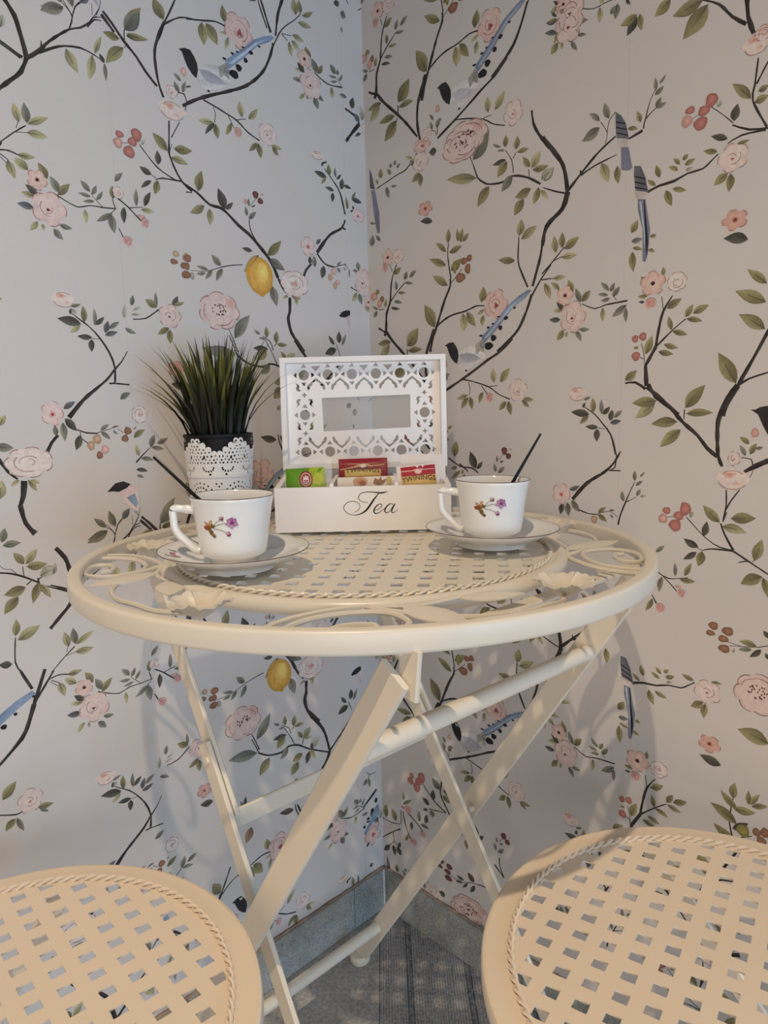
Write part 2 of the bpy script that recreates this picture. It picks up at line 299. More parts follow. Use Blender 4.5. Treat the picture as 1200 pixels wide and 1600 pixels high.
# ------------------------------------------------------------------ printed wallpaper
PRINT_L = """B- 46 49 -4915 12667 -4825 12539 -4791 12418 -4754 12252 -4740 12159;B- 14 29 -5006 12261 -4894 12209 -4779 12155;B- 42 37 -4740 12167 -4808 12012 -4924 11897 -5054 11772;B- 40 8 -4740 12159 -4614 12265 -4491 12402 -4281 12577 -4159 12633 -4049 12724 -4009 12784 -3916 12815;B- 29 8 -4616 12250 -4465 12342 -4346 12397 -4177 12431 -4059 12413 -3991 12393 -3923 12357;B- 14 7 -4281 12577 -4236 12708 -4278 12786 -4322 12847;B- 11 8 -4236 12708 -4201 12820 -4136 12897 -4089 12944;B- 7 6 -4009 12784 -3929 12906 -3913 12998;B- 5 5 -4016 12805 -4012 12917;B- 19 10 -4581 12321 -4581 12374;B- 31 31 -3896 12886 -3798 12791 -3681 12659 -3542 12537 -3438 12409 -3310 12293;B- 27 43 -3238 12192 -3295 12365 -3311 12667 -3224 12897 -3165 13018;B- 23 20 -3165 13018 -3083 13163 -2988 13349;B- 22 12 -3166 13000 -2963 13136 -2793 13179;B- 15 11 -3672 12662 -3663 12771;B- 10 7 -3678 12586 -3647 12629;B- 18 12 -2937 12219 -2963 12301 -3047 12296;B- 10 10 -2967 12105 -2937 12219;B- 16 29 -3186 11953 -3199 11783 -3214 11585;B- 12 14 -3050 11968 -3169 11772;B- 23 32 -3214 11585 -3162 11453 -3068 11301 -2936 11216;B- 9 5 -3200 11623 -3164 11702;B- 21 11 -3068 11301 -3184 11296 -3328 11286 -3411 11252;B- 19 11 -3142 11295 -3380 11399 -3580 11599;B- 10 8 -3400 11272 -3467 11302;B- 5 5 -3809 11567 -3617 11608;B- 10 13 -5088 11272 -4925 11416 -4810 11504;B- 6 6 -4925 11416 -4809 11436;B- 6 4 -4906 11458 -4874 11549;B- 11 6 -5094 11211 -4988 11227 -4908 11199;B- 11 5 -5097 11180 -5013 11130 -4980 11076;L- -4320 12779 -4558 12704 94 m;L- -4332 12376 -4220 12167 119 l;L- -4051 12399 -4109 12135 97 l;L- -3923 12357 -3921 12172 47 m;L- -4023 12423 -3933 12622 62 l;L- -3923 12357 -3969 12440 55 d;L- -4966 12376 -4931 12503 66 p;L- -3173 13040 -3285 13244 147 o;L- -3650 12816 -3442 13074 110 o;L- -3637 12746 -3381 12762 69 o;L- -3727 12661 -3914 12673 87 o;L- -3688 12583 -3905 12363 123 o;L- -2995 12433 -3093 12501 51 m;L- -3026 12302 -3089 12415 62 m;L- -2983 12313 -2931 12451 54 m;L- -2935 12388 -2859 12418 23 d;L- -3232 11607 -3411 11767 119 o;L- -3147 11653 -2902 11680 105 o;L- -3196 11544 -2968 11512 89 l;L- -3457 11304 -3599 11363 77 d;L- -3462 11233 -3598 11128 53 d;L- -3381 11249 -3434 11089 89 o;L- -3367 11428 -3365 11586 82 d;L- -3560 11603 -3506 11676 42 p;L- -4877 11518 -4913 11698 90 l;L- -4800 11530 -4812 11725 89 m;L- -4793 11524 -4577 11639 75 l;L- -4809 11436 -4596 11439 85 l;L- -4915 11205 -4744 11211 64 l;L- -5020 11129 -4961 10965 89 l;L- -4828 11069 -4949 11167 84 l;Y- -2955 12549 40 50 pk;Y- -3811 11656 48 38 rd;Y- -3837 11561 54 55 rl;Y- -3610 11695 64 73 rd;Y- -3665 11610 55 49 rd;Y- -3712 11493 69 66 rd;F- -3130 12282 69 71 pl;F- -3135 12079 184 122 pr;F- -4749 10991 98 100 ey;F- -4654 10722 176 172 pk;F- -3882 11024 63 66 pl;F- -3580 10740 56 58 bd;F- -3808 10509 66 60 bd;F- -4589 9805 128 98 pr;F- -3345 9715 144 136 pk;L- -4643 11019 -4725 11168 88 o;L- -4539 10903 -4615 11057 87 m;L- -4550 10877 -4412 11016 81 o;L- -4756 10832 -4872 10928 72 d;L- -4789 10818 -4919 10841 64 l;L- -4807 10704 -4969 10723 76 k;L- -4780 10574 -4869 10473 58 l;L- -4734 10557 -4731 10493 40 l;L- -4560 10576 -4428 10555 58 m;L- -4623 10526 -4533 10425 77 m;L- -4201 10974 -4296 11079 68 m;L- -4177 10953 -4124 11055 52 m;L- -4197 10925 -4334 10941 44 m;L- -4137 10902 -4056 11009 44 m;L- -4156 10882 -4290 10858 37 m;L- -4271 10779 -4266 10633 54 l;L- -3944 10945 -3941 11089 66 o;L- -3909 11138 -3807 11251 58 m;L- -3673 10914 -3658 11109 59 m;L- -3575 10931 -3482 11106 69 d;L- -3617 10889 -3449 10890 63 l;L- -3819 10881 -3834 10697 71 d;L- -3966 10787 -4157 10672 63 m;L- -3976 10777 -3956 10575 98 m;L- -4518 9735 -4403 9769 38 m;L- -4503 9710 -4456 9663 40 p;L- -4531 9649 -4511 9718 34 d;L- -4422 9554 -4674 9597 103 d;L- -4431 9545 -4552 9452 59 l;L- -4385 9574 -4387 9754 71 o;L- -4272 9546 -4264 9737 50 m;L- -4262 9555 -4154 9650 55 d;L- -4160 9474 -4112 9609 69 k;L- -4110 9520 -3981 9608 54 m;L- -4162 9447 -4009 9491 60 k;L- -4310 9413 -4477 9422 64 d;L- -4317 9395 -4329 9255 71 d;L- -3920 9540 -3789 9484 54 m;L- -3822 9799 -3793 9918 62 m;L- -3807 9746 -3705 9790 33 p;L- -3830 9699 -3722 9707 30 p;L- -3921 9648 -3898 9810 51 p;L- -3504 9805 -3648 9885 91 o;L- -3507 9814 -3511 9979 46 m;L- -3305 9830 -3221 9959 71 d;L- -3282 9851 -3141 9891 49 o;L- -3367 9573 -3518 9489 73 o;L- -3357 9554 -3360 9384 86 o;B- 11 14 -4597 10892 -4487 10840 -4347 10791 -4214 10830 -4071 10833 -3921 10846;B- 8 6 -4071 10838 -4170 10929 -4184 10968;B- 12 12 -3924 10846 -3953 10943;B- 17 15 -3887 10963 -3771 10889 -3664 10793 -3618 10757;B- 10 9 -3772 10880 -3595 10919;B- 8 6 -3985 10784 -3915 10847;B- 12 14 -3904 10643 -3859 10554;B- 11 27 -4516 9667 -4427 9597 -4327 9525 -4229 9417 -4132 9262 -4080 9102 -4089 8922;B- 7 5 -4311 9404 -4221 9400;B- 11 18 -3815 9646 -3656 9666 -3485 9779;Y- -3624 10809 48 21 rl;Y- -3212 10450 43 37 tn;Y- -3244 10357 51 32 br;Y- -3069 10422 59 51 tn;Y- -3104 10324 59 38 br;Y- -3095 10220 59 46 br;Y- -3008 10216 31 42 gy;B- 42 35 -2994 12165 -2816 12278 -2589 12393 -2378 12487 -2062 12649 -1802 12884 -1661 13136 -1614 13285;B- 19 11 -1617 13246 -1461 13497 -1240 13687 -1126 13803;B- 34 28 -1646 13399 -1722 13591 -1786 13756;B- 28 42 -1570 13385 -1516 13661 -1426 13883;B- 10 8 -1464 13448 -1305 13470;B- 14 11 -1464 13438 -1375 13389;B- 19 19 -2879 13150 -2630 13213 -2473 13256 -2339 13247 -2295 13225;B- 23 18 -2705 12308 -2552 12275 -2373 12229 -2235 12188 -2073 12085 -1904 12028;B- 11 7 -2234 12198 -2100 12241;B- 13 13 -2362 12213 -2288 12090;B- 9 9 -2575 12260 -2546 12194 -2565 12088;B- 14 19 -939 13134 -699 13049 -414 13080;B- 9 9 -428 13093 -530 13169;B- 29 29 -380 12809 -210 12766 -103 12673;B- 51 42 -103 12673 -252 12517 -383 12367;B- 12 8 -73 14203 40 14284;B- 17 13 -301 14269 -258 14222;L- -1223 13751 -1252 13944 121 l;L- -1140 13798 -1158 13958 98 o;L- -1114 13778 -915 13895 66 o;L- -1187 13675 -953 13683 80 l;L- -1291 13485 -1089 13460 82 l;L- -1308 13411 -1173 13325 93 l;L- -1349 13388 -1319 13211 82 l;L- -2665 13184 -2650 12932 132 o;L- -2610 13193 -2462 12991 153 o;L- -2347 13289 -2369 13479 107 o;L- -2285 13201 -2424 13156 41 l;L- -2301 13133 -2357 12979 66 l;L- -2160 12245 -2183 12437 106 l;L- -2063 12250 -1905 12415 82 l;L- -2320 12139 -2413 11976 65 o;L- -2588 12082 -2799 12057 75 l;L- -2565 12079 -2711 11915 58 d;L- -2555 12072 -2532 11902 92 o;L- -1944 11989 -2075 11863 67 o;L- -1931 11992 -1892 11815 98 o;L- -1715 12012 -1546 12000 60 l;L- -1703 11995 -1604 11907 73 o;L- -1003 13257 -1078 13414 116 o;L- -896 13136 -973 13296 118 m;L- -882 13130 -776 13264 78 o;L- -1109 13075 -1227 13170 91 d;L- -1122 13091 -1273 13077 50 l;L- -1157 12951 -1320 12944 61 m;L- -1124 12799 -1224 12721 57 l;L- -1069 12794 -1071 12742 49 l;L- -897 12840 -778 12799 64 m;L- -956 12804 -882 12668 104 m;L- -543 13218 -642 13324 94 m;L- -513 13216 -495 13294 59 m;L- -530 13180 -678 13169 41 m;L- -486 13150 -406 13257 48 m;L- -517 13131 -653 13093 33 m;L- -626 13028 -618 12883 75 l;L- -342 12968 -485 12972 60 m;L- -254 12841 -216 13002 103 d;L- -102 12706 -209 12788 96 k;L- -53 12729 -77 12919 106 p;L- 47 12787 54 12964 104 d;L- -76 12548 -207 12473 47 d;L- -499 14189 -458 14112 110 d;L- -416 14054 -312 14028 112 e;L- -409 13871 -397 13792 39 m;F- -2142 13257 207 203 ro;F- -2232 12047 65 66 bd;F- -1771 12137 138 132 pl;F- -1100 13248 117 106 ey;F- -1004 12953 183 186 pk;F- 24 12627 74 89 pl;F- -935 12062 119 64 pr;L- -853 11975 -748 12014 29 d;L- -855 11932 -837 11999 42 d;D- -3000 12788;B- 13 32 -812 11909 -654 11779 -524 11630 -443 11357;B- 33 52 -446 11279 -514 11157 -734 11036 -875 10896 -1001 10748;B- 30 25 -498 11160 -442 11146;B- 26 18 -1001 10737 -859 10613 -678 10589;B- 44 29 -1265 10371 -1216 10484 -1111 10583;B- 12 7 -678 10589 -489 10645 -397 10576;B- 16 16 -375 10338 -247 10293;B- 24 53 -3017 11274 -2871 11210 -2701 11100 -2576 11093 -2474 11053 -2293 10917 -2152 10839 -2033 10746 -1888 10613 -1790 10502 -1707 10335;B- 38 27 -1707 10335 -1647 10226 -1570 10138;B- 24 13 -2032 10756 -2112 10885 -2129 11011;B- 6 6 -2105 11183 -2012 11288;B- 6 13 -3025 10280 -2802 10296 -2591 10368 -2422 10411 -2264 10436;B- 51 62 -1518 10089 -1529 9895 -1561 9807 -1516 9616 -1411 9490 -1303 9362;B- 10 20 -2524 9602 -2461 9464 -2409 9323;B- 15 10 -1844 9364 -1877 9469 -2004 9548;B- 12 9 -1827 9418 -1770 9474;B- 15 11 -3023 11191 -2937 11198;L- -773 11799 -1004 11838 81 d;L- -788 11796 -881 11693 48 o;L- -727 11830 -734 11989 87 o;L- -606 11832 -615 11971 50 m;L- -592 11813 -496 11897 43 d;L- -506 11688 -468 11848 93 d;L- -457 11752 -301 11737 52 d;L- -645 11640 -809 11664 58 d;L- -662 11616 -683 11481 71 d;L- -392 11432 -416 11606 65 o;L- -306 11603 -222 11708 48 m;L- -307 11592 -98 11573 76 d;L- -281 11451 -278 11508 48 d;L- -346 11407 -265 11449 25 d;L- -1009 10866 -917 10944 57 k;L- -1140 10579 -1134 10688 72 d;L- -1054 10546 -1061 10708 89 m;L- -884 10583 -935 10401 104 d;L- -631 10617 -550 10683 34 m;L- -632 10583 -557 10524 50 m;L- -505 10643 -441 10662 23 m;L- -507 10598 -461 10569 30 m;L- -390 10588 -389 10468 34 m;L- -202 10598 -230 10722 93 m;L- -220 10573 -333 10583 44 m;L- -248 10269 -352 10133 87 l;L- -216 10261 -156 10102 97 m;L- -55 10122 -26 9994 95 l;L- -2858 11231 -2790 11479 123 o;L- -2484 11080 -2572 11321 133 d;L- -2472 11082 -2359 11188 60 d;L- -2781 11077 -2987 10958 97 o;L- -2704 11052 -2718 10855 97 l;L- -2163 11055 -2175 11171 54 m;L- -2135 11020 -2009 11130 64 m;L- -2123 11180 -2119 11283 39 m;L- -2081 11177 -2016 11218 22 d;L- -2778 10318 -2944 10346 48 m;L- -2822 10274 -2951 10251 43 m;L- -2721 10324 -2827 10197 61 m;L- -2589 10388 -2719 10507 91 m;L- -2568 10351 -2673 10188 76 m;L- -2103 10626 -2262 10645 60 d;L- -1863 10600 -1621 10824 121 o;L- -1826 10570 -1580 10443 124 m;L- -1820 10219 -1743 9954 139 m;L- -1544 10108 -1642 10068 40 l;L- -1406 10099 -1398 9996 69 l;L- -1489 10113 -1323 10084 57 l;L- -2446 9495 -2192 9806 159 m;L- -2041 9567 -2140 9624 42 m;L- -1940 9530 -1944 9677 78 o;L- -1967 9507 -2070 9513 34 m;L- -1784 9463 -1762 9624 90 o;L- -1772 9453 -1595 9449 59 o;L- -1923 9372 -2143 9374 65 d;F- -1162 10813 122 125 ct;F- -187 11377 125 87 ct;F- -127 10432 161 199 pk;F- -21 10148 88 81 ey;F- -1424 10279 236 172 rs;F- -2651 9823 288 229 st;G- hd -626 9905 -566 9966 -486 9995 -403 9997 -405 9932 -506 9890 -585 9891;G- bp -490 9891 -405 9927 -408 9710 -456 9789;M- -2003 10324 215 252 lm;L- -2005 10588 -2252 10347 121 o;Y- -2009 11342 46 48 dr;Y- -1937 11276 44 38 dr;Y- -2171 11231 30 30 rl;Y- -1902 11362 18 14 gy;Y- -3059 10417 53 45 br;Y- -3070 10322 33 46 br;Y- -3069 10223 40 42 br;Y- -771 10438 43 49 tn;Y- -697 10525 56 45 pk;Y- -681 10331 40 50 tn;Y- -626 10382 47 34 pk;B- 51 36 -1113 3263 -1167 3151 -1321 2986;B- 36 18 -1113 3263 -905 3427 -530 3757;B- 23 13 -940 3413 -540 3527;B- 12 12 -618 3759 -696 3934;B- 53 40 -1462 3967 -1225 3650 -1113 3263;B- 28 28 -2424 3730 -2250 3625 -2023 3587 -1904 3630 -1727 3588 -1504 3440 -1130 3243;B- 19 12 -2424 3730 -2459 3828 -2526 3974;B- 14 10 -1785 3623 -1879 3810 -1973 3956;B- 16 13 -1637 3567 -1616 3663;B- 18 26 -1822 2672 -1812 2576 -1702 2328;B- 31 28 -1481 2654 -1536 2505;L- -731 3932 -844 4062 63 d;L- -644 3957 -637 4130 101 d;L- -699 3867 -922 3795 116 d;L- -593 3927 -499 4100 59 m;L- -2451 3740 -2922 3804 163 m;L- -2238 3584 -2432 3377 158 o;L- -1904 3617 -2058 3488 105 m;L- -1951 3836 -2167 3829 80 d;L- -1952 3811 -2105 3669 136 o;L- -1631 3668 -1715 3801 73 o;L- -1616 3663 -1471 3790 126 l;L- -1602 3644 -1463 3632 51 l;L- -1504 3440 -1293 3569 146 p;L- -1506 3414 -1578 3221 106 d;L- -1490 3421 -1389 3238 82 l;L- -1645 3416 -1844 3365 124 o;L- -1726 3319 -1870 3159 146 o;L- -1818 3008 -1755 3072 69 l;L- -1469 3530 -1444 3391 59 d;L- -3192 3330 -3386 3357 99 d;L- -2699 3002 -2675 3175 62 d;L- -2726 3002 -2770 3143 43 m;L- -2660 2984 -2561 3063 76 m;L- -1856 2596 -2120 2652 102 d;F- -3313 3534 102 95 rf;FN -246 1435 180 197 ro;LN -342 868 -251 892 67 d;LN -2618 2673 -2718 2463 150 br;LN -312 2462 -274 2286 76 m;LN -341 2463 -432 2376 82 m;BN 39 46 -447 1994 -128 2189;BN 11 11 -351 2592 -280 2518 -132 2503;BN 16 16 -280 2518 -312 2462;GN tb -450 1533 -312 1677 -169 1892 -93 1905 -78 1733 -270 1610 -408 1478;YN -339 1748 32 27 bk;YN -246 1856 32 41 bk;YN -150 2000 32 46 bk;YN -432 1640 26 27 bk;B- 10 52 -3913 9279 -3990 9159 -4083 9066 -4176 8957 -4314 8849 -4468 8726 -4643 8536;B- 18 11 -4074 9102 -4088 8931 -4153 8903;B- 15 16 -4161 8912 -4049 8907 -3919 8895;B- 33 46 -4776 8349 -4855 8266 -4926 8131;B- 16 13 -4568 8401 -4465 8361 -4339 8350;B- 9 9 -4535 8373 -4523 8301 -4457 8244;B- 7 5 -4338 8356 -4186 8395 -4089 8419;B- 6 6 -4101 8391 -4038 8343;B- 19 8 -3910 7987 -3823 8067 -3715 8156;B- 39 23 -5395 8129 -5316 7990 -5230 7906;B- 58 45 -5169 7883 -5192 7723 -5233 7624;B- 9 8 -3876 8411 -3908 8374;L- -4044 8730 -3913 8803 69 m;L- -4694 8633 -4558 8709 66 k;L- -4687 8528 -4569 8384 88 d;L- -4716 8486 -4709 8275 79 m;L- -4797 8341 -4803 8463 60 m;L- -4538 8338 -4597 8172 86 d;L- -4308 8382 -4200 8450 49 m;L- -4301 8363 -4196 8276 56 m;L- -4166 8412 -4088 8428 27 m;L- -4159 8375 -4106 8327 31 m;L- -3916 8281 -3769 8369 73 o;L- -3868 8060 -3897 8199 60 l;L- -3715 8156 -3651 8306 76 m;L- -3629 8199 -3481 8260 63 m;L- -3704 8155 -3540 8126 56 m;L- -3846 8030 -3686 8000 56 m;L- -3917 7902 -3768 7870 52 d;L- -3912 7835 -3825 7798 38 m;L- -5215 7896 -5308 7837 47 l;L- -5128 7888 -5051 7760 62 l;L- -5104 7886 -5010 7843 46 l;L- -5354 8474 -5281 8579 70 l;L- -5412 8263 -5238 8236 96 m;L- -5428 7714 -5386 7912 111 l;F- -4817 8584 114 128 ct;F- -3825 8550 92 98 rs;F- -5103 8075 241 157 rs;Y- -4427 8215 43 51 tn;Y- -4353 8284 51 54 tn;Y- -4338 8101 37 44 br;Y- -4271 8161 46 51 pk;Y- -3984 8363 47 45 br;Y- -4024 8277 43 41 br;G- hd -4289 7670 -4240 7714 -4182 7764 -4085 7778 -4000 7737 -4052 7695 -4153 7658 -4218 7674;G- bp -4153 7658 -4052 7695 -4000 7737 -3914 7691 -3924 7412 -3996 7421 -4084 7546;G- bb -4062 7582 -3959 7624 -3925 7509 -3954 7445;G- bl -4050 7485 -3953 7450 -3930 7345 -3987 7400;B- 45 55 -5233 7632 -5196 7429 -5110 7303;B- 8 6 -3924 7363 -3992 7226;B- 11 7 -4248 7091 -4240 7185 -4329 7264;B- 12 8 -4220 7201 -4194 7274 -4131 7332;B- 35 35 -3916 7294 -3783 7158;B- 16 12 -4080 7113 -4003 7209 -3921 7226;B- 11 11 -3672 7162 -3663 7221;B- 17 24 -5511 6942 -5389 6911 -5267 6852 -5127 6763;B- 6 6 -5502 7035 -5461 6976 -5385 6954 -5342 6902;B- 10 8 -5267 6852 -5272 6968;B- 14 14 -5199 6795 -5251 6761;B- 10 28 -5089 6728 -4967 6667 -4799 6592;B- 19 11 -5397 5824 -5443 5937 -5417 6209;B- 16 19 -5131 6817 -5121 6744 -5100 6658;B- 11 9 -5124 6798 -5072 6824;L- -4329 7264 -4468 7386 74 m;L- -4224 7259 -4284 7456 91 m;L- -4131 7332 -4033 7454 82 k;L- -4324 7207 -4565 7111 115 m;L- -3663 7221 -3461 7476 158 m;L- -3646 7168 -3427 7199 77 d;L- -5254 6991 -5352 7131 87 o;L- -5238 6988 -5109 7135 92 l;L- -5232 6961 -5017 6958 98 o;L- -5104 6830 -4919 6913 136 p;L- -5127 6763 -5206 6545 92 o;L- -5104 6740 -5014 6567 78 l;L- -5262 6736 -5485 6694 117 o;L- -5343 6646 -5501 6487 111 o;L- -5445 7223 -5263 7229 80 m;L- -5449 7258 -5404 7406 86 m;L- -5415 6227 -5390 6408 84 o;L- -5396 6177 -5155 6289 119 l;L- -5476 5929 -5607 5957 82 d;B- 34 56 -5724 4839 -5523 5010 -5413 5137 -5300 5416;B- 47 39 -5300 5416 -5218 5614 -5151 5780;B- 27 23 -5256 5476 -5130 5643 -5061 5735;B- 37 22 -5303 5594 -5371 5753 -5404 5836;B- 10 8 -5112 5647 -5024 5667 -4920 5646;B- 7 7 -5115 5619 -5018 5533;B- 15 15 -5769 4300 -5598 4231 -5531 4239;L- -4841 5516 -4960 5591 63 l;L- -5008 5549 -4968 5402 50 l;L- -4920 5646 -4776 5642 64 l;L- -5714 4453 -5561 4613 114 o;L- -5373 4216 -5202 4198 74 o;L- -5358 4199 -5262 4116 43 m;L- -5610 4189 -5718 4087 90 o;L- -5594 4191 -5536 4010 61 m;F- -5439 4332 131 137 pl;G- tb -5665 5283 -5653 5406 -5476 5511 -5305 5576 -5268 5527 -5468 5416;Y- -5624 5263 33 27 bk;Y- -5497 5367 20 18 bk;Y- -5298 5505 14 15 bk"""
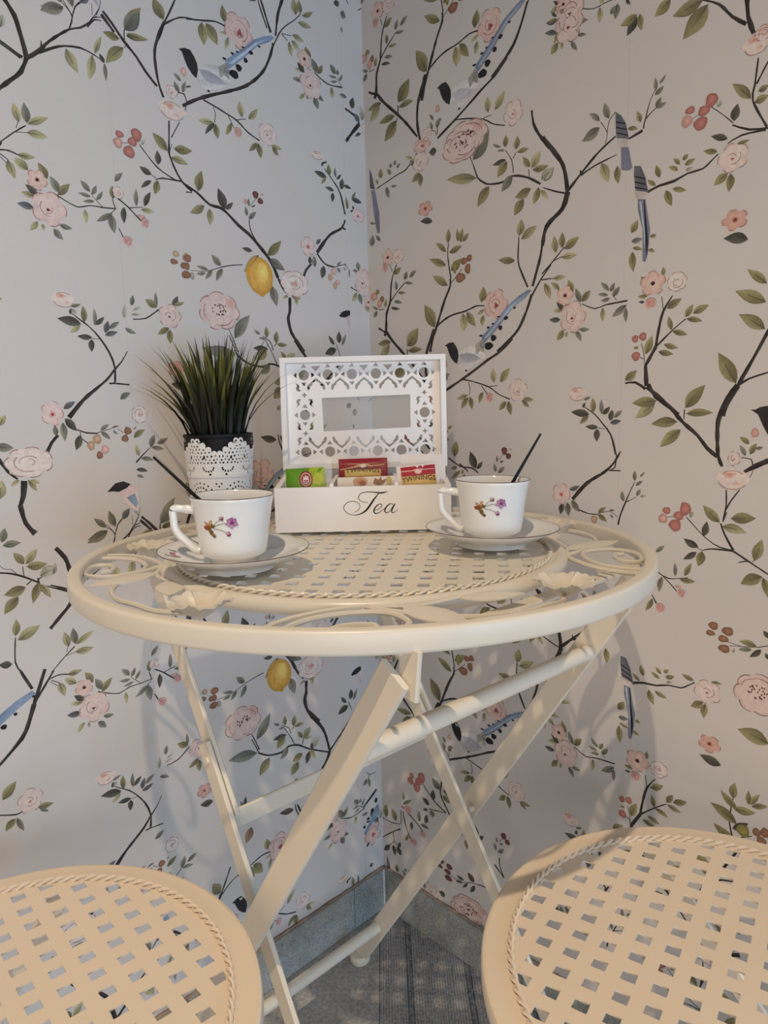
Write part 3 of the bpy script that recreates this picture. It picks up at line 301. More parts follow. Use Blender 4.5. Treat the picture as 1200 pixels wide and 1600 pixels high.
PRINT_R = """B- 26 49 2904 12037 2928 11887 3007 11740 3163 11548;B- 11 20 1944 11795 2009 11661 2086 11468;B- 22 27 2086 11468 2226 11358 2475 11320 2643 11357 2853 11289 3036 11174;B- 13 8 2643 11394 2618 11549 2522 11685;B- 10 10 2637 11563 2689 11624;B- 11 11 2876 11284 2864 11379;B- 16 18 230 11743 480 11797 643 11835 832 11865 957 11961;L- 2022 11697 2278 11994 241 m;L- 2450 11742 2327 11811 34 m;L- 2522 11723 2534 11859 83 o;L- 2510 11688 2401 11707 30 m;L- 2677 11655 2700 11805 93 o;L- 2701 11621 2869 11615 60 o;L- 2535 11570 2327 11555 67 d;L- 2547 11548 2401 11394 133 o;L- 2887 11401 2782 11545 81 o;L- 2910 11386 3031 11546 120 l;L- 2921 11365 3144 11356 81 o;L- 3046 11217 3199 11316 115 p;L- 2073 11461 1562 11559 134 l;L- 1088 11762 935 11671 98 o;L- 1088 11751 1093 11572 101 o;L- 958 11982 821 12037 46 l;L- 335 11863 323 11998 97 o;L- 266 11801 218 11868 46 m;L- 532 11872 453 11956 56 m;L- 518 11962 536 12022 61 m;L- 599 11975 633 12042 60 m;L- 646 11931 726 11976 47 m;F- 1812 11907 298 180 st;F- 1106 11903 140 124 pl;B- 48 31 351 9695 509 9519 772 9283 938 9121 1144 8888;B- 28 28 357 9667 203 9745;B- 36 55 1202 8801 1148 9042 1159 9284 1231 9465 1312 9629;B- 19 19 781 9260 791 9393;B- 10 10 1492 8805 1465 8873 1379 8906;B- 11 11 1506 8821 1508 8921;B- 16 13 770 9231 753 9183;L- 792 9434 1013 9675 210 o;L- 806 9368 1081 9369 88 o;L- 460 9523 176 9510 104 o;L- 426 9480 220 9333 143 l;L- 725 9276 401 9261 105 o;L- 754 9204 507 8994 188 o;L- 1439 9021 1369 9105 43 m;L- 1422 8904 1381 9017 53 m;L- 1494 8905 1552 9019 81 m;L- 1523 8977 1593 8997 39 m;F- 1230 8756 152 90 ro;F- 1321 8875 78 81 pl;Y- 1517 9138 35 44 rl;B- 17 22 1593 10742 1577 10578 1629 10276;B- 30 53 1615 10278 1614 10173 1511 9995 1360 9654 1298 9539 1234 9322;B- 27 18 1360 9665 1537 9756 1680 9795 1875 9816 2064 9863 2196 9848;B- 33 33 3196 10722 3087 10577 3045 10342 2934 9999;B- 33 43 2923 9904 2842 9701 2724 9497 2553 9352 2402 9241;B- 27 16 2864 9999 2768 10195 2719 10337 2730 10622;B- 23 18 2923 9885 3048 10060 3192 10217;B- 11 9 3048 10060 3194 10058;B- 54 17 325 9622 362 9712 380 9944 459 10097 482 10300 520 10454 606 10610;B- 26 12 459 10097 595 10217 776 10340;B- 9 9 522 10522 475 10619;B- 12 9 219 10015 338 10011;B- 10 10 1628 10213 1742 10302 1825 10373;L- 2276 11317 2084 11105 149 o;L- 2631 11369 2463 11209 125 m;L- 2900 11150 2668 11098 119 o;L- 2797 11052 2657 10883 133 o;L- 3013 11143 2936 10957 99 o;L- 3036 11101 3138 10979 58 l;L- 429 11721 489 11554 85 m;L- 526 11710 654 11692 35 m;L- 1311 11075 1083 11119 88 d;L- 1584 10743 1595 10928 92 o;L- 1549 10634 1364 10781 78 o;L- 1605 10615 1828 10671 84 o;L- 1547 10457 1243 10588 99 o;L- 1571 10189 1298 10355 110 o;L- 1631 10381 1813 10509 127 o;L- 1760 10733 1742 10900 65 o;L- 1801 10716 1843 10892 76 o;L- 1828 10722 1942 10813 72 o;L- 1330 9657 1141 9984 187 o;L- 2144 9899 2184 10098 121 o;L- 1833 9789 1845 9545 133 l;L- 1902 9803 2050 9600 113 o;L- 2196 9802 2077 9753 49 l;L- 2183 9731 2156 9590 79 l;L- 2730 10632 2764 10824 116 l;L- 2765 10587 2996 10705 116 l;L- 2672 10344 2414 10394 91 o;L- 3105 10014 3186 9815 89 l;L- 554 10483 702 10562 87 o;L- 761 10375 812 10491 82 m;L- 856 10395 998 10474 72 m;L- 760 10342 933 10307 44 m;L- 596 10251 583 10389 70 m;L- 627 10213 788 10193 47 o;L- 542 10098 704 10057 52 m;L- 473 10026 660 9982 47 d;L- 356 10039 377 10164 75 l;L- 202 10021 82 10082 49 m;L- 183 10000 93 9915 74 m;L- 76 11290 195 11256 39 m;L- 98 10953 128 11109 123 m;L- 288 11001 189 11098 59 m;F- 1182 11269 127 92 rf;F- 2376 9852 179 185 ro;F- 430 10739 111 117 ey;F- 642 10728 111 98 pl;F- 375 10600 61 73 bd;Y- 1948 10492 46 45 br;Y- 1859 10467 55 45 br;Y- 1920 10359 49 66 br;Y- 1796 10263 83 62 br;Y- 1701 10412 34 83 ol;Y- 122 10218 70 58 rl;Y- 292 10162 41 46 br;Y- 239 10099 52 58 rl;Y- 200 10278 42 35 ol;G- vb 89 12054 137 11969 196 11739 95 11777;G- tv 118 11745 196 11732 275 11398 278 11116 224 11114 180 11304 144 11537;D- 1511 9390;B- 18 16 3066 10126 3221 10255 3371 10391;B- 9 9 3221 10255 3347 10289;B- 11 9 3067 10056 3223 10054;B- 10 19 3617 9709 3786 9637 3914 9664 4180 9680;B- 6 6 4050 9700 3991 9779;B- 71 44 3405 11002 3338 10829 3125 10670 3073 10453;L- 3258 10346 3229 10544 94 l;L- 3346 10385 3343 10566 89 o;L- 3371 10370 3565 10473 105 o;L- 3335 10280 3545 10278 78 l;L- 3224 10049 3401 10046 65 l;L- 3315 9907 3198 10009 65 l;L- 3133 9985 3188 9813 69 l;L- 3499 9862 3427 10010 73 o;L- 3604 9732 3528 9901 73 m;L- 3617 9734 3722 9854 86 o;L- 3395 9669 3274 9770 60 d;L- 3370 9683 3229 9666 64 l;L- 3333 9556 3178 9572 66 k;L- 3374 9432 3286 9318 84 o;L- 3425 9405 3413 9340 47 l;L- 3586 9423 3720 9411 53 m;L- 3537 9406 3618 9280 65 m;L- 3956 9814 3850 9921 54 m;L- 3968 9802 4022 9897 56 m;L- 4003 9746 4086 9848 66 m;L- 3946 9764 3813 9791 42 m;L- 3970 9730 3855 9713 45 m;L- 3887 9636 3884 9480 63 l;L- 4174 9634 3998 9520 84 m;L- 4164 9605 4169 9442 53 m;F- 3392 9832 107 112 ey;F- 3497 9572 165 182 pk;F- 4468 9827 139 126 ey;F- 4733 9810 101 96 rs;F- 4450 9619 72 64 bd;F- 5289 10325 119 97 rf;B- 10 8 4592 9538 4571 9677;B- 38 15 4523 9148 4548 9325 4593 9518 4689 9672;B- 25 11 4523 9148 4702 9311 4838 9415;B- 35 39 4413 8953 4523 9148;B- 8 8 4403 8954 4387 9097 4356 9201;B- 8 8 4345 9049 4389 9026;B- 34 56 4413 8953 4432 8728;B- 18 33 4178 8768 4300 8774 4422 8697;B- 44 44 4432 8717 4606 8580 4798 8405;B- 29 37 5662 9242 5555 9017 5395 8702;B- 53 57 5395 8702 5311 8563 5254 8392;B- 27 15 5395 8702 5498 8763 5676 8819;L- 4579 9889 4576 9987 51 o;L- 4410 9697 4299 9710 46 o;L- 4380 9641 4311 9649 32 d;L- 4383 9858 4328 9921 35 o;L- 4633 9543 4790 9631 86 o;L- 4692 9312 4656 9462 60 o;L- 4703 9302 4864 9248 62 o;L- 4837 9434 4910 9556 74 o;L- 4913 9464 5072 9532 81 o;L- 4847 9414 5013 9374 61 o;L- 4616 9171 4770 9120 62 o;L- 4556 9096 4722 9058 66 o;L- 4409 9076 4477 9276 94 o;L- 4177 8800 4317 8907 94 o;L- 5421 10116 5186 10166 110 d;L- 4206 10398 4277 10521 90 o;L- 4209 10309 4337 10316 63 e;L- 4223 10198 4241 9977 85 o;L- 4420 10321 4492 10323 43 o;L- 4404 10188 4478 10156 40 o;L- 4222 10238 4340 10198 42 o;L- 5376 8722 5187 9042 151 o;L- 5614 9673 5427 9832 86 o;L- 5615 9496 5322 9639 124 o;L- 5620 9237 5369 9406 121 o;Y- 4285 9254 37 41 rd;Y- 4373 9271 43 45 rd;Y- 4299 9062 48 51 rd;Y- 4299 9155 26 16 ol;B- 52 56 3061 11695 3229 11475 3343 11302 3396 11063 3390 10982;B- 39 17 3385 10993 3576 11165 3781 11334 3991 11455;B- 27 9 3576 11145 3738 11206 4007 11258;B- 10 20 3068 11126 3235 11047 3361 10999;B- 22 13 3576 11155 3563 11204;B- 10 8 3870 11409 3890 11521 3808 11650;B- 10 7 3890 11521 3909 11631 3984 11706;B- 28 14 4373 10787 4505 10824 4664 10835 4798 10877 4948 10886 5019 10931 5098 10991;L- 3830 11214 3921 10989 111 l;L- 4021 11138 4038 10949 82 o;L- 3796 11663 3668 11778 60 m;L- 3908 11660 3848 11841 80 m;L- 3798 11595 3580 11505 120 m;L- 3080 11197 3218 11322 124 p;L- 4506 10908 4461 11040 63 o;L- 4464 10833 4369 10912 46 o;L- 4699 10927 4595 10989 47 o;L- 4717 10987 4646 11060 45 o;L- 4744 11017 4800 11066 50 o;L- 4765 10966 4872 11003 58 o;L- 4777 10909 4853 10927 36 p;L- 4578 10761 4644 10588 82 o;L- 4647 10764 4795 10713 56 o;L- 5088 11011 4950 11055 57 o;L- 5272 11041 5391 11047 37 o;L- 5197 10783 5066 10698 91 o;L- 5224 10776 5214 10603 82 o;F- 5243 10919 142 133 pl;G- vb 4217 11090 4291 11072 4347 10945 4384 10785 4240 10832 4216 10995;G- vw 4225 10835 4367 10789 4357 10724 4260 10735;G- tv 4270 10737 4355 10719 4418 10399 4405 10169 4376 10067 4344 10081 4333 10415 4274 10620;G- hk 4226 10989 4337 10938 4340 10924 4227 10973;G- hk 4228 10931 4352 10878 4354 10864 4229 10915;G- hk 4230 10876 4368 10821 4371 10807 4233 10860;G- hk 4334 10719 4347 10717 4401 10263 4386 10091;G- tl 4286 10710 4307 10710 4367 10366 4363 10153 4343 10390;G- bp 4347 10955 4381 10871 4394 10792 4365 10865;BN 21 30 4144 11385 4300 11428;BN 16 9 4310 11444 4328 11532 4417 11598 4461 11622;BN 11 9 4328 11532 4373 11703 4431 11795;BN 7 9 5014 11450 5126 11348 5227 11242;BN 14 22 5220 11227 5378 11141 5554 11109;BN 11 26 5184 11065 5312 11108 5530 11099;BN 43 40 5301 12332 5318 12163 5376 11996;BN 17 33 4879 12479 5044 12374 5172 12218 5304 12103;BN 16 22 5429 11765 5409 11525 5399 11395 5537 11122;BN 17 17 5521 11710 5425 11536;BN 6 6 4833 11397 4906 11429;BN 11 9 3517 12920 3690 12848 3834 12855 3942 12850;LN 4277 11518 4231 11638 62 o;LN 4437 11620 4494 11703 57 m;LN 4447 11608 4555 11634 48 m;LN 4422 11743 4520 11803 57 m;LN 4431 11777 4422 11915 45 m;LN 4469 11837 4536 11906 35 m;LN 4130 11493 4247 11461 50 o;LN 5069 11434 5105 11492 57 p;LN 5235 11257 5262 11411 90 d;LN 5181 11108 5018 11178 66 d;LN 4880 12470 4584 12437 142 o;LN 4936 12415 4698 12178 196 o;LN 5381 11417 5201 11607 91 o;LN 5416 11373 5538 11403 80 o;LN 5445 11464 5533 11494 62 o;LN 3232 12940 3157 13023 36 d;LN 3220 12915 3122 12912 49 o;LN 3235 12762 3073 12820 61 k;LN 3248 12659 3159 12561 93 o;LN 3297 12632 3306 12570 42 l;LN 3499 12648 3611 12618 40 m;LN 3418 12610 3502 12493 52 m;LN 3768 12834 3772 12673 68 l;LN 3976 12791 3952 12644 79 m;LN 4201 12597 4014 12557 94 o;LN 4202 12579 4092 12428 104 d;LN 4232 12594 4258 12423 74 o;LN 4071 12791 4125 12725 34 d;LN 4558 12603 4396 12507 127 o;LN 3903 12709 3944 12785 54 m;FN 3391 12784 173 179 pk;FN 3315 13035 93 86 ey;FN 5406 11895 128 110 pr;FN 5467 11971 79 66 ro;YN 5011 11516 61 67 rd;YN 4801 11482 50 36 rd;YN 4939 11437 58 50 rd;YN 4772 11384 56 58 rl;YN 4910 11326 70 64 rd;GN vb 3984 11706 4051 11648 4107 11556 4151 11383 4002 11432 3987 11590;GN vw 4003 11423 4138 11377 4127 11313 4054 11303;GN tv 4060 11321 4147 11299 4196 11076 4154 11057 4067 11088;GN hk 3995 11550 4122 11492 4124 11480 3995 11536;GN hk 3996 11492 4136 11431 4139 11417 3999 11478;GN hk 3993 11608 4098 11559 4101 11545 3994 11592;B- 33 33 2639 9395 2453 9248 2247 9148 2006 9015 1812 8916 1508 8770;B- 17 15 1797 8917 2005 8876 2272 8792 2428 8693 2605 8626;B- 10 8 2272 8802 2402 8808;B- 12 12 2140 8818 2232 8709;B- 11 11 1922 8869 1949 8782 1935 8696;B- 19 21 1555 7825 1772 7714 1970 7700 2080 7639;B- 7 7 2428 7828 2506 7916;B- 10 27 3664 8516 3813 8420 3918 8307 4022 8178 4088 7955;B- 7 6 3858 8260 3940 8251;B- 19 54 4146 7994 4071 7861 3952 7743 3726 7596 3535 7385;B- 20 12 4098 7956 4082 7806 4013 7765;B- 15 15 4003 7764 4153 7768;B- 16 12 3625 7263 3756 7226 3882 7228;B- 8 6 3882 7237 4025 7279 4128 7222;L- 2350 8852 2338 9039 98 l;L- 2453 8848 2604 9025 109 l;L- 2166 8732 2098 8585 78 o;L- 1907 8697 1710 8647 70 l;L- 1921 8664 1794 8514 86 o;L- 1949 8674 1981 8505 86 o;L- 2543 8597 2428 8484 83 o;L- 2580 8606 2619 8420 86 o;L- 2790 8612 2970 8608 60 o;L- 2790 8602 2900 8519 58 m;L- 1657 7845 1703 8071 130 o;L- 2039 7692 1943 7932 133 d;L- 2053 7693 2157 7796 64 d;L- 1714 7700 1597 7672 56 o;L- 1785 7613 1829 7671 45 o;L- 2376 7665 2350 7782 59 m;L- 2416 7656 2519 7746 65 m;L- 2397 7795 2397 7891 35 m;L- 2441 7797 2506 7825 25 d;L- 1545 8237 1628 8282 50 o;L- 3740 8421 3494 8452 93 d;L- 3730 8402 3615 8307 67 o;L- 3781 8439 3777 8618 75 o;L- 3905 8419 3890 8596 58 m;L- 3915 8419 4003 8511 60 d;L- 4008 8345 4034 8474 72 d;L- 4057 8381 4156 8463 55 m;L- 4008 8317 4146 8344 60 k;L- 3857 8270 3690 8279 61 d;L- 3848 8251 3841 8100 83 d;L- 3663 8592 3756 8628 38 m;L- 3654 8498 3684 8563 40 d;L- 3489 7502 3630 7560 58 k;L- 3524 7374 3637 7235 83 m;L- 3402 7325 3371 7180 79 d;L- 3469 7340 3484 7170 86 m;L- 3882 7247 3983 7324 53 o;L- 3882 7228 3998 7151 66 o;L- 4025 7289 4096 7295 30 m;L- 4037 7242 4078 7198 30 m;F- 2272 8655 68 67 bd;F- 2729 8735 135 142 pl;F- 3576 8670 124 99 pr;F- 3378 7444 122 129 ct;Y- 2516 7954 46 51 dr;Y- 2580 7887 43 40 dr;Y- 2615 7976 15 13 rl;Y- 3831 7164 42 49 tn;B- 44 37 4455 8750 4542 8607 4707 8482 4853 8326 5011 8190 5117 8056 5227 7966;B- 15 12 4860 8360 4864 8463;B- 58 32 5382 8690 5274 8507 5218 8342 5217 8176 5235 7975 5280 7867;B- 14 8 5575 7889 5557 7953 5457 7966;B- 6 6 5585 7840 5552 7756;B- 35 55 5495 7819 5613 7890 5722 7946;B- 14 22 5331 7626 5339 7457 5315 7284;B- 11 16 5465 7635 5384 7511 5334 7405;B- 20 27 5292 7264 5338 7149 5433 6988;B- 21 15 5434 6980 5555 6911 5784 6781;B- 21 10 5434 6980 5214 6977 5115 6947;B- 16 9 5425 6987 5295 7005 5142 7091 4929 7298;B- 12 12 5587 6898 5487 6867;B- 13 8 5315 7284 5350 7390;B- 7 5 4717 7278 4788 7285;B- 7 7 5054 6974 5115 6947;B- 23 8 4141 7128 4158 7225 4222 7401 4295 7575 4331 7651;B- 11 5 4222 7401 4356 7477;B- 6 6 5618 6894 5641 6906;L- 4553 8563 4266 8543 117 o;L- 4536 8537 4309 8371 122 l;L- 4872 8480 5071 8718 139 o;L- 4883 8420 5166 8426 86 o;L- 4792 8334 4498 8308 116 o;L- 4830 8248 4607 8052 127 o;L- 5534 8107 5438 8179 53 o;L- 5502 7984 5442 8097 48 m;L- 5547 8002 5601 8117 62 o;L- 5597 8060 5666 8078 39 m;L- 5283 7272 5102 7446 105 o;L- 5393 7326 5638 7350 119 o;L- 5309 7232 5554 7190 103 l;L- 5125 7107 5151 7271 78 d;L- 5071 6977 4912 7055 81 d;L- 5056 6921 4913 6821 69 d;L- 5115 6938 5080 6764 98 o;L- 5641 6906 5705 7141 108 o;L- 4972 7294 5003 7367 45 p;L- 4202 7409 4179 7539 56 m;L- 4331 7660 4327 7780 50 m;L- 4342 7605 4426 7666 40 m;L- 4387 7709 4445 7771 25 m;L- 4356 7486 4401 7572 48 m;L- 4394 7480 4465 7503 29 p;L- 4603 6861 4702 6948 48 m;F- 5389 7739 173 124 pr;F- 5395 7955 59 73 pl;Y- 5581 8221 38 48 rl;Y- 4916 7386 61 74 rd;Y- 4710 7350 45 40 rd;Y- 4846 7305 57 50 rd;Y- 4672 7256 51 54 rl;Y- 4810 7193 68 68 rd;G- hd 5531 8454 5576 8453 5612 8477 5692 8491 5708 8191 5652 8294 5601 8405;BN 13 9 4639 6633 4761 6578 4973 6621;BN 12 12 4696 6596 4819 6486 4856 6446;BN 12 18 4574 6359 4630 6265;BN 5 5 5425 5987 5571 5968 5734 5997;BN 5 5 5443 5947 5571 5968;BN 8 8 5726 5995 5824 6035;LN 4832 6617 4822 6772 46 m;LN 4938 6634 5010 6790 62 o;LN 4886 6589 5058 6590 65 o;LN 4687 6585 4657 6402 67 m;LN 4585 6313 4504 6155 62 o;LN 5725 6750 5522 6640 126 o;LN 5733 6742 5797 6534 84 o;LN 5711 6000 5536 6022 71 o;LN 5666 5955 5533 5923 53 m;LN 5758 5977 5647 5871 60 d;LN 5820 6112 5763 6185 52 d;LN 5479 5875 5496 5932 30 p;LN 5881 4971 5568 5039 166 o;LN 5824 5888 5798 5951 42 d;FN 4910 6431 50 51 bd;FN 4678 6217 60 60 bd;FN 5753 5484 236 217 st;YN 4872 6504 36 15 rl;YN 5269 6133 51 45 br;YN 5242 6046 48 31 br;YN 5419 6102 60 49 br;YN 5378 6009 54 39 br;YN 5392 5902 60 46 br;BN 20 13 5576 3772 5539 3929 5547 4105 5558 4223;BN 10 8 5662 3801 5772 3870;LN 5566 4227 5574 4418 89 o;LN 5572 4115 5798 4154 97 o;LN 5723 4216 5714 4380 58 o;LN 5746 4225 5826 4379 55 o;LN 5755 4210 5910 4275 68 o;LN 5575 3868 5733 4004 83 d;YN 5682 3896 67 75 ol;YN 5817 3938 43 46 br;YN 5903 3967 50 55 br;YN 5869 3858 48 51 br;B- 15 26 956 2600 1172 2413 1433 2305;B- 32 29 1514 2291 1339 2535 1325 2663 1360 2838;B- 16 13 1067 2219 1433 2305;B- 16 12 16 1616 227 1618 435 1680;B- 24 20 463 2023 642 1941 852 1834 955 1739;B- 21 21 497 1937 546 1728 667 1495;B- 15 15 453 1947 446 1685;B- 15 23 4 1252 222 1439 432 1592;B- 18 14 260 1457 275 1316 439 1186;B- 8 17 1517 1282 1709 1269 1959 1368 2303 1444;B- 18 18 1903 2098 1750 2201;B- 24 28 2347 1876 2433 1815 2524 1745;B- 16 16 2518 1755 2447 1899 2442 2024;B- 10 8 175 1182 274 1301;B- 14 14 1344 2858 1298 3027;L- 1325 2650 1145 2782 139 m;L- 1155 2406 1175 2591 105 d;L- 1086 2295 940 2360 97 d;L- 1050 2198 946 2154 54 d;L- 1135 2220 1150 2102 113 o;L- 1374 2656 1566 2640 107 o;L- 1356 2555 1580 2527 111 o;L- 95 1664 103 1903 123 o;L- 323 1689 235 1885 131 o;L- 501 2067 703 2221 62 m;L- 521 2147 507 2283 77 p;L- 854 1905 858 2103 88 m;L- 993 1938 1031 2107 87 d;L- 888 1878 1078 1877 72 m;L- 693 1835 689 1677 71 d;L- 538 1436 615 1586 63 o;L- 175 1182 15 1017 90 d;L- 253 1217 285 1040 98 d;L- 347 1232 437 1103 113 d;L- 425 1341 366 1217 63 d;L- 1773 1328 1631 1338 64 d;L- 1741 1271 1613 1234 50 d;L- 1975 1390 1852 1502 116 d;L- 1851 1313 1747 1192 46 d;L- 1990 1344 1896 1188 69 d;L- 1397 859 1263 874 106 d;L- 1040 815 1025 936 50 d;L- 1005 797 901 859 88 m;L- 1764 2102 1590 1970 66 o;L- 1841 2057 1840 1871 86 o;Y- 713 2653 46 48 rd;Y- 683 2558 65 62 rd;Y- 927 2699 74 89 rd;Y- 859 2609 68 61 rd;Y- 822 2492 76 78 rd;Y- 1322 1435 56 42 dr;Y- 1294 1338 56 34 dr;Y- 1486 1412 62 47 dr;Y- 1452 1313 66 42 dr;Y- 1467 1210 74 50 dr;Y- 1266 3069 49 107 rl;F- 608 2012 95 69 bd;F- 937 1717 69 57 bd;F- 721 1491 87 64 bd;F- 1910 897 336 197 st"""
BIRD = """G- hd 0 0 75 32 149 34 202 -26 235 -95 243 -164 213 -261 161 -232 102 -170 66 -93 40 -22;G- bw 226 -101 413 -51 549 -20 644 45 666 -40 682 -146 709 -204 602 -252 484 -312 370 -352 283 -340 232 -292 222 -223;G- bl 253 -147 386 -122 517 -153 627 -217 488 -260 332 -254;G- bg 525 -45 644 41 680 -36 678 -148 611 -111 550 -165;G- tb 634 64 843 233 1070 435 1223 521 1365 582 1407 561 1321 486 1141 391 960 214 834 101 686 -16 647 9;G- tl 671 38 864 203 1093 408 1350 546 1142 405 937 225 737 50;G- fc 112 22 178 3 185 -25 133 -29;G- hk 151 42 159 26 235 -91 217 -109;Y- 753 -61 69 49 bk;Y- 830 35 45 42 bk;Y- 940 155 31 31 bk;Y- 1024 271 36 25 bk;Y- 1158 383 21 13 bk;Y- 624 81 29 13 bk;Y- 745 176 25 15 bk;Y- 818 217 20 11 bk;Y- 910 297 23 11 bk;Y- 373 -360 19 13 bk;Y- 650 -45 39 37 bl"""
LEAFC = dict(d=(62,60,56), m=(110,110,100), o=(124,117,80), l=(156,150,112), p=(162,162,148), k=(78,82,92), e=(108,108,112), br=(140,104,84))
POLC = dict(hd=(44,42,44), bw=(178,176,177), bl=(152,152,160), bg=(140,139,130), tb=(108,124,146), tl=(146,157,171), fc=(150,148,142), hk=(40,38,42), bp=(184,166,166), bb=(118,136,156),
            vb=(88,90,98), tv=(106,109,126), vw=(176,167,165))
BERC = dict(pk=(186,148,140), rd=(152,102,95), rl=(174,136,127), tn=(164,138,116), br=(124,92,74), gy=(140,138,126), dr=(98,64,58), bk=(36,34,40), ol=(122,116,70), bl=(120,122,126))
FLC = dict(pk=((192,170,164),(178,140,136),(96,52,56)), pl=((194,178,172),(184,158,152),(150,88,84)), ro=((190,158,150),(174,130,123),(112,48,50)), rs=((200,190,187),(188,164,160),(168,112,108)),
           pr=((198,186,180),(190,160,150),(176,112,98)), st=((190,166,160),(178,148,142),(84,44,40)), ey=((190,160,148),(176,128,116),(52,30,34)), bd=((188,146,140),(172,112,106),(130,70,70)),
           ct=((194,172,168),(184,146,142),(150,56,62)), rf=((178,126,112),(158,98,86),(112,54,48)))
FLC = {k: tuple(tuple(x*.62+y*.38 for x, y in zip(c, (182,176,172))) if i < 2 else c for i, c in enumerate(v)) for k, v in FLC.items()}
LEAFC = {k: tuple(x*.82+y*.18 for x, y in zip(c, (110,109,104))) for k, c in LEAFC.items()}
def mixc(a, b, t): return tuple(x*(1-t)+y*t for x, y in zip(a, b))
class Print:
    def __init__(s): s.k = {}; s.n = 0
    def mb(s, kind): return s.k.setdefault(kind, [])
    def poly(s, kind, pts, cols, layer, fan=None):     # pts in wall plane; fan=(point,colour) makes a fan
        s.n += 1
        s.mb(kind).append((pts, cols, layer+(s.n % 23)*1.2e-5, fan))
P0 = {'branch': .0009, 'leaf': .0012, 'blossom': .0015, 'berry': .0015, 'bird': .0016, 'lemon': .0014}
rp = random.Random(3)
def p_branch(pr, w0, w1, pts, kind='branch', col=(46,42,41), layer=None, jit=True):
    # smooth the polyline, then a ribbon of uneven width
    q = []
    for i in range(len(pts)-1):
        a = pts[max(0,i-1)]; b = pts[i]; c = pts[i+1]; d = pts[min(len(pts)-1,i+2)]
        n = max(2, int(hypot(c[0]-b[0], c[1]-b[1])/.006))
        for k in range(n):
            t = k/n; t2 = t*t; t3 = t2*t
            q.append(tuple(.5*(2*b[m]+(c[m]-a[m])*t+(2*a[m]-5*b[m]+4*c[m]-d[m])*t2+(3*b[m]-a[m]-3*c[m]+d[m])*t3) for m in (0,1)))
    q.append(pts[-1]); N = len(q); L, R = [], []; lc, rc = [], []
    for i, p in enumerate(q):
        a, b = q[max(0,i-1)], q[min(N-1,i+1)]; dx, dy = b[0]-a[0], b[1]-a[1]; l = hypot(dx, dy) or 1
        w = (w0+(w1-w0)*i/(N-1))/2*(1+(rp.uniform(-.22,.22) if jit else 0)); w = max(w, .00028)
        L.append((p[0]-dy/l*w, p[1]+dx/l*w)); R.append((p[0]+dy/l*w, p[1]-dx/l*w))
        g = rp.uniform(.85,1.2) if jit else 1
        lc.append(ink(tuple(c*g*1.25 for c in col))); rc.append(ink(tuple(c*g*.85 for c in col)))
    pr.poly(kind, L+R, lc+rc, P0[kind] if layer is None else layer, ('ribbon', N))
def p_leaf(pr, x0, z0, x1, z1, wd, c):
    dx, dz = x1-x0, z1-z0; l = hypot(dx, dz) or 1e-6; nx, nz = -dz/l, dx/l; bend = rp.uniform(-.10,.10)*l
    base = LEAFC[c]; g = rp.uniform(.92,1.08); base = tuple(v*g for v in base)
    dark = mixc(base, (44,42,38), .50); lite = mixc(base, (184,178,152), .36)
    T = (0, .12, .28, .45, .62, .80, 1); S = (0, .52, .90, 1, .86, .50, 0); sp = []; lf = []; rg = []
    for t, s_ in zip(T, S):
        o = bend*4*t*(1-t)*.5; cx, cz = x0+dx*t+nx*o, z0+dz*t+nz*o
        sp.append((cx, cz)); h = wd/2*s_
        lf.append((cx+nx*h, cz+nz*h)); rg.append((cx-nx*h, cz-nz*h))
    shade = rp.random() < .5
    for half, k in ((lf, 0), (rg, 1)):
        dk = (k == 0) == shade; n = len(T)
        cs = [ink(mixc(dark if t < .5 else base, base, min(1, t*1.6))) for t in T]
        ch = [ink(mixc(base, dark if dk else lite, .55*(1-.3*t))) for t in T]
        pr.poly('leaf', (half+sp) if k == 0 else (sp+half), (ch+cs) if k == 0 else (cs+ch), P0['leaf'], ('ribbon', n))
    if wd > .006: p_branch(pr, wd*.07, .0002, [sp[0], sp[2], sp[4]], 'leaf', (70,68,60), P0['leaf']+.0003, False)
def p_blob(pr, kind, cx, cz, ru, rz, cin, cout, layer, wob=.08, n=14, rot=0, ph=None):
    ph = rp.uniform(0, 6.28) if ph is None else ph; pts = []
    for i in range(n):
        a = 2*pi*i/n; k = 1+wob*sin(3*a+ph)+wob*.6*sin(5*a+2*ph)
        x, y = ru*k*cos(a), rz*k*sin(a); pts.append((cx+x*cos(rot)-y*sin(rot), cz+x*sin(rot)+y*cos(rot)))
    co = [ink(cout)]*n
    pr.poly(kind, pts, co, layer, ('fan', (cx+ru*.12, cz+rz*.12), ink(cin)))
    return pts
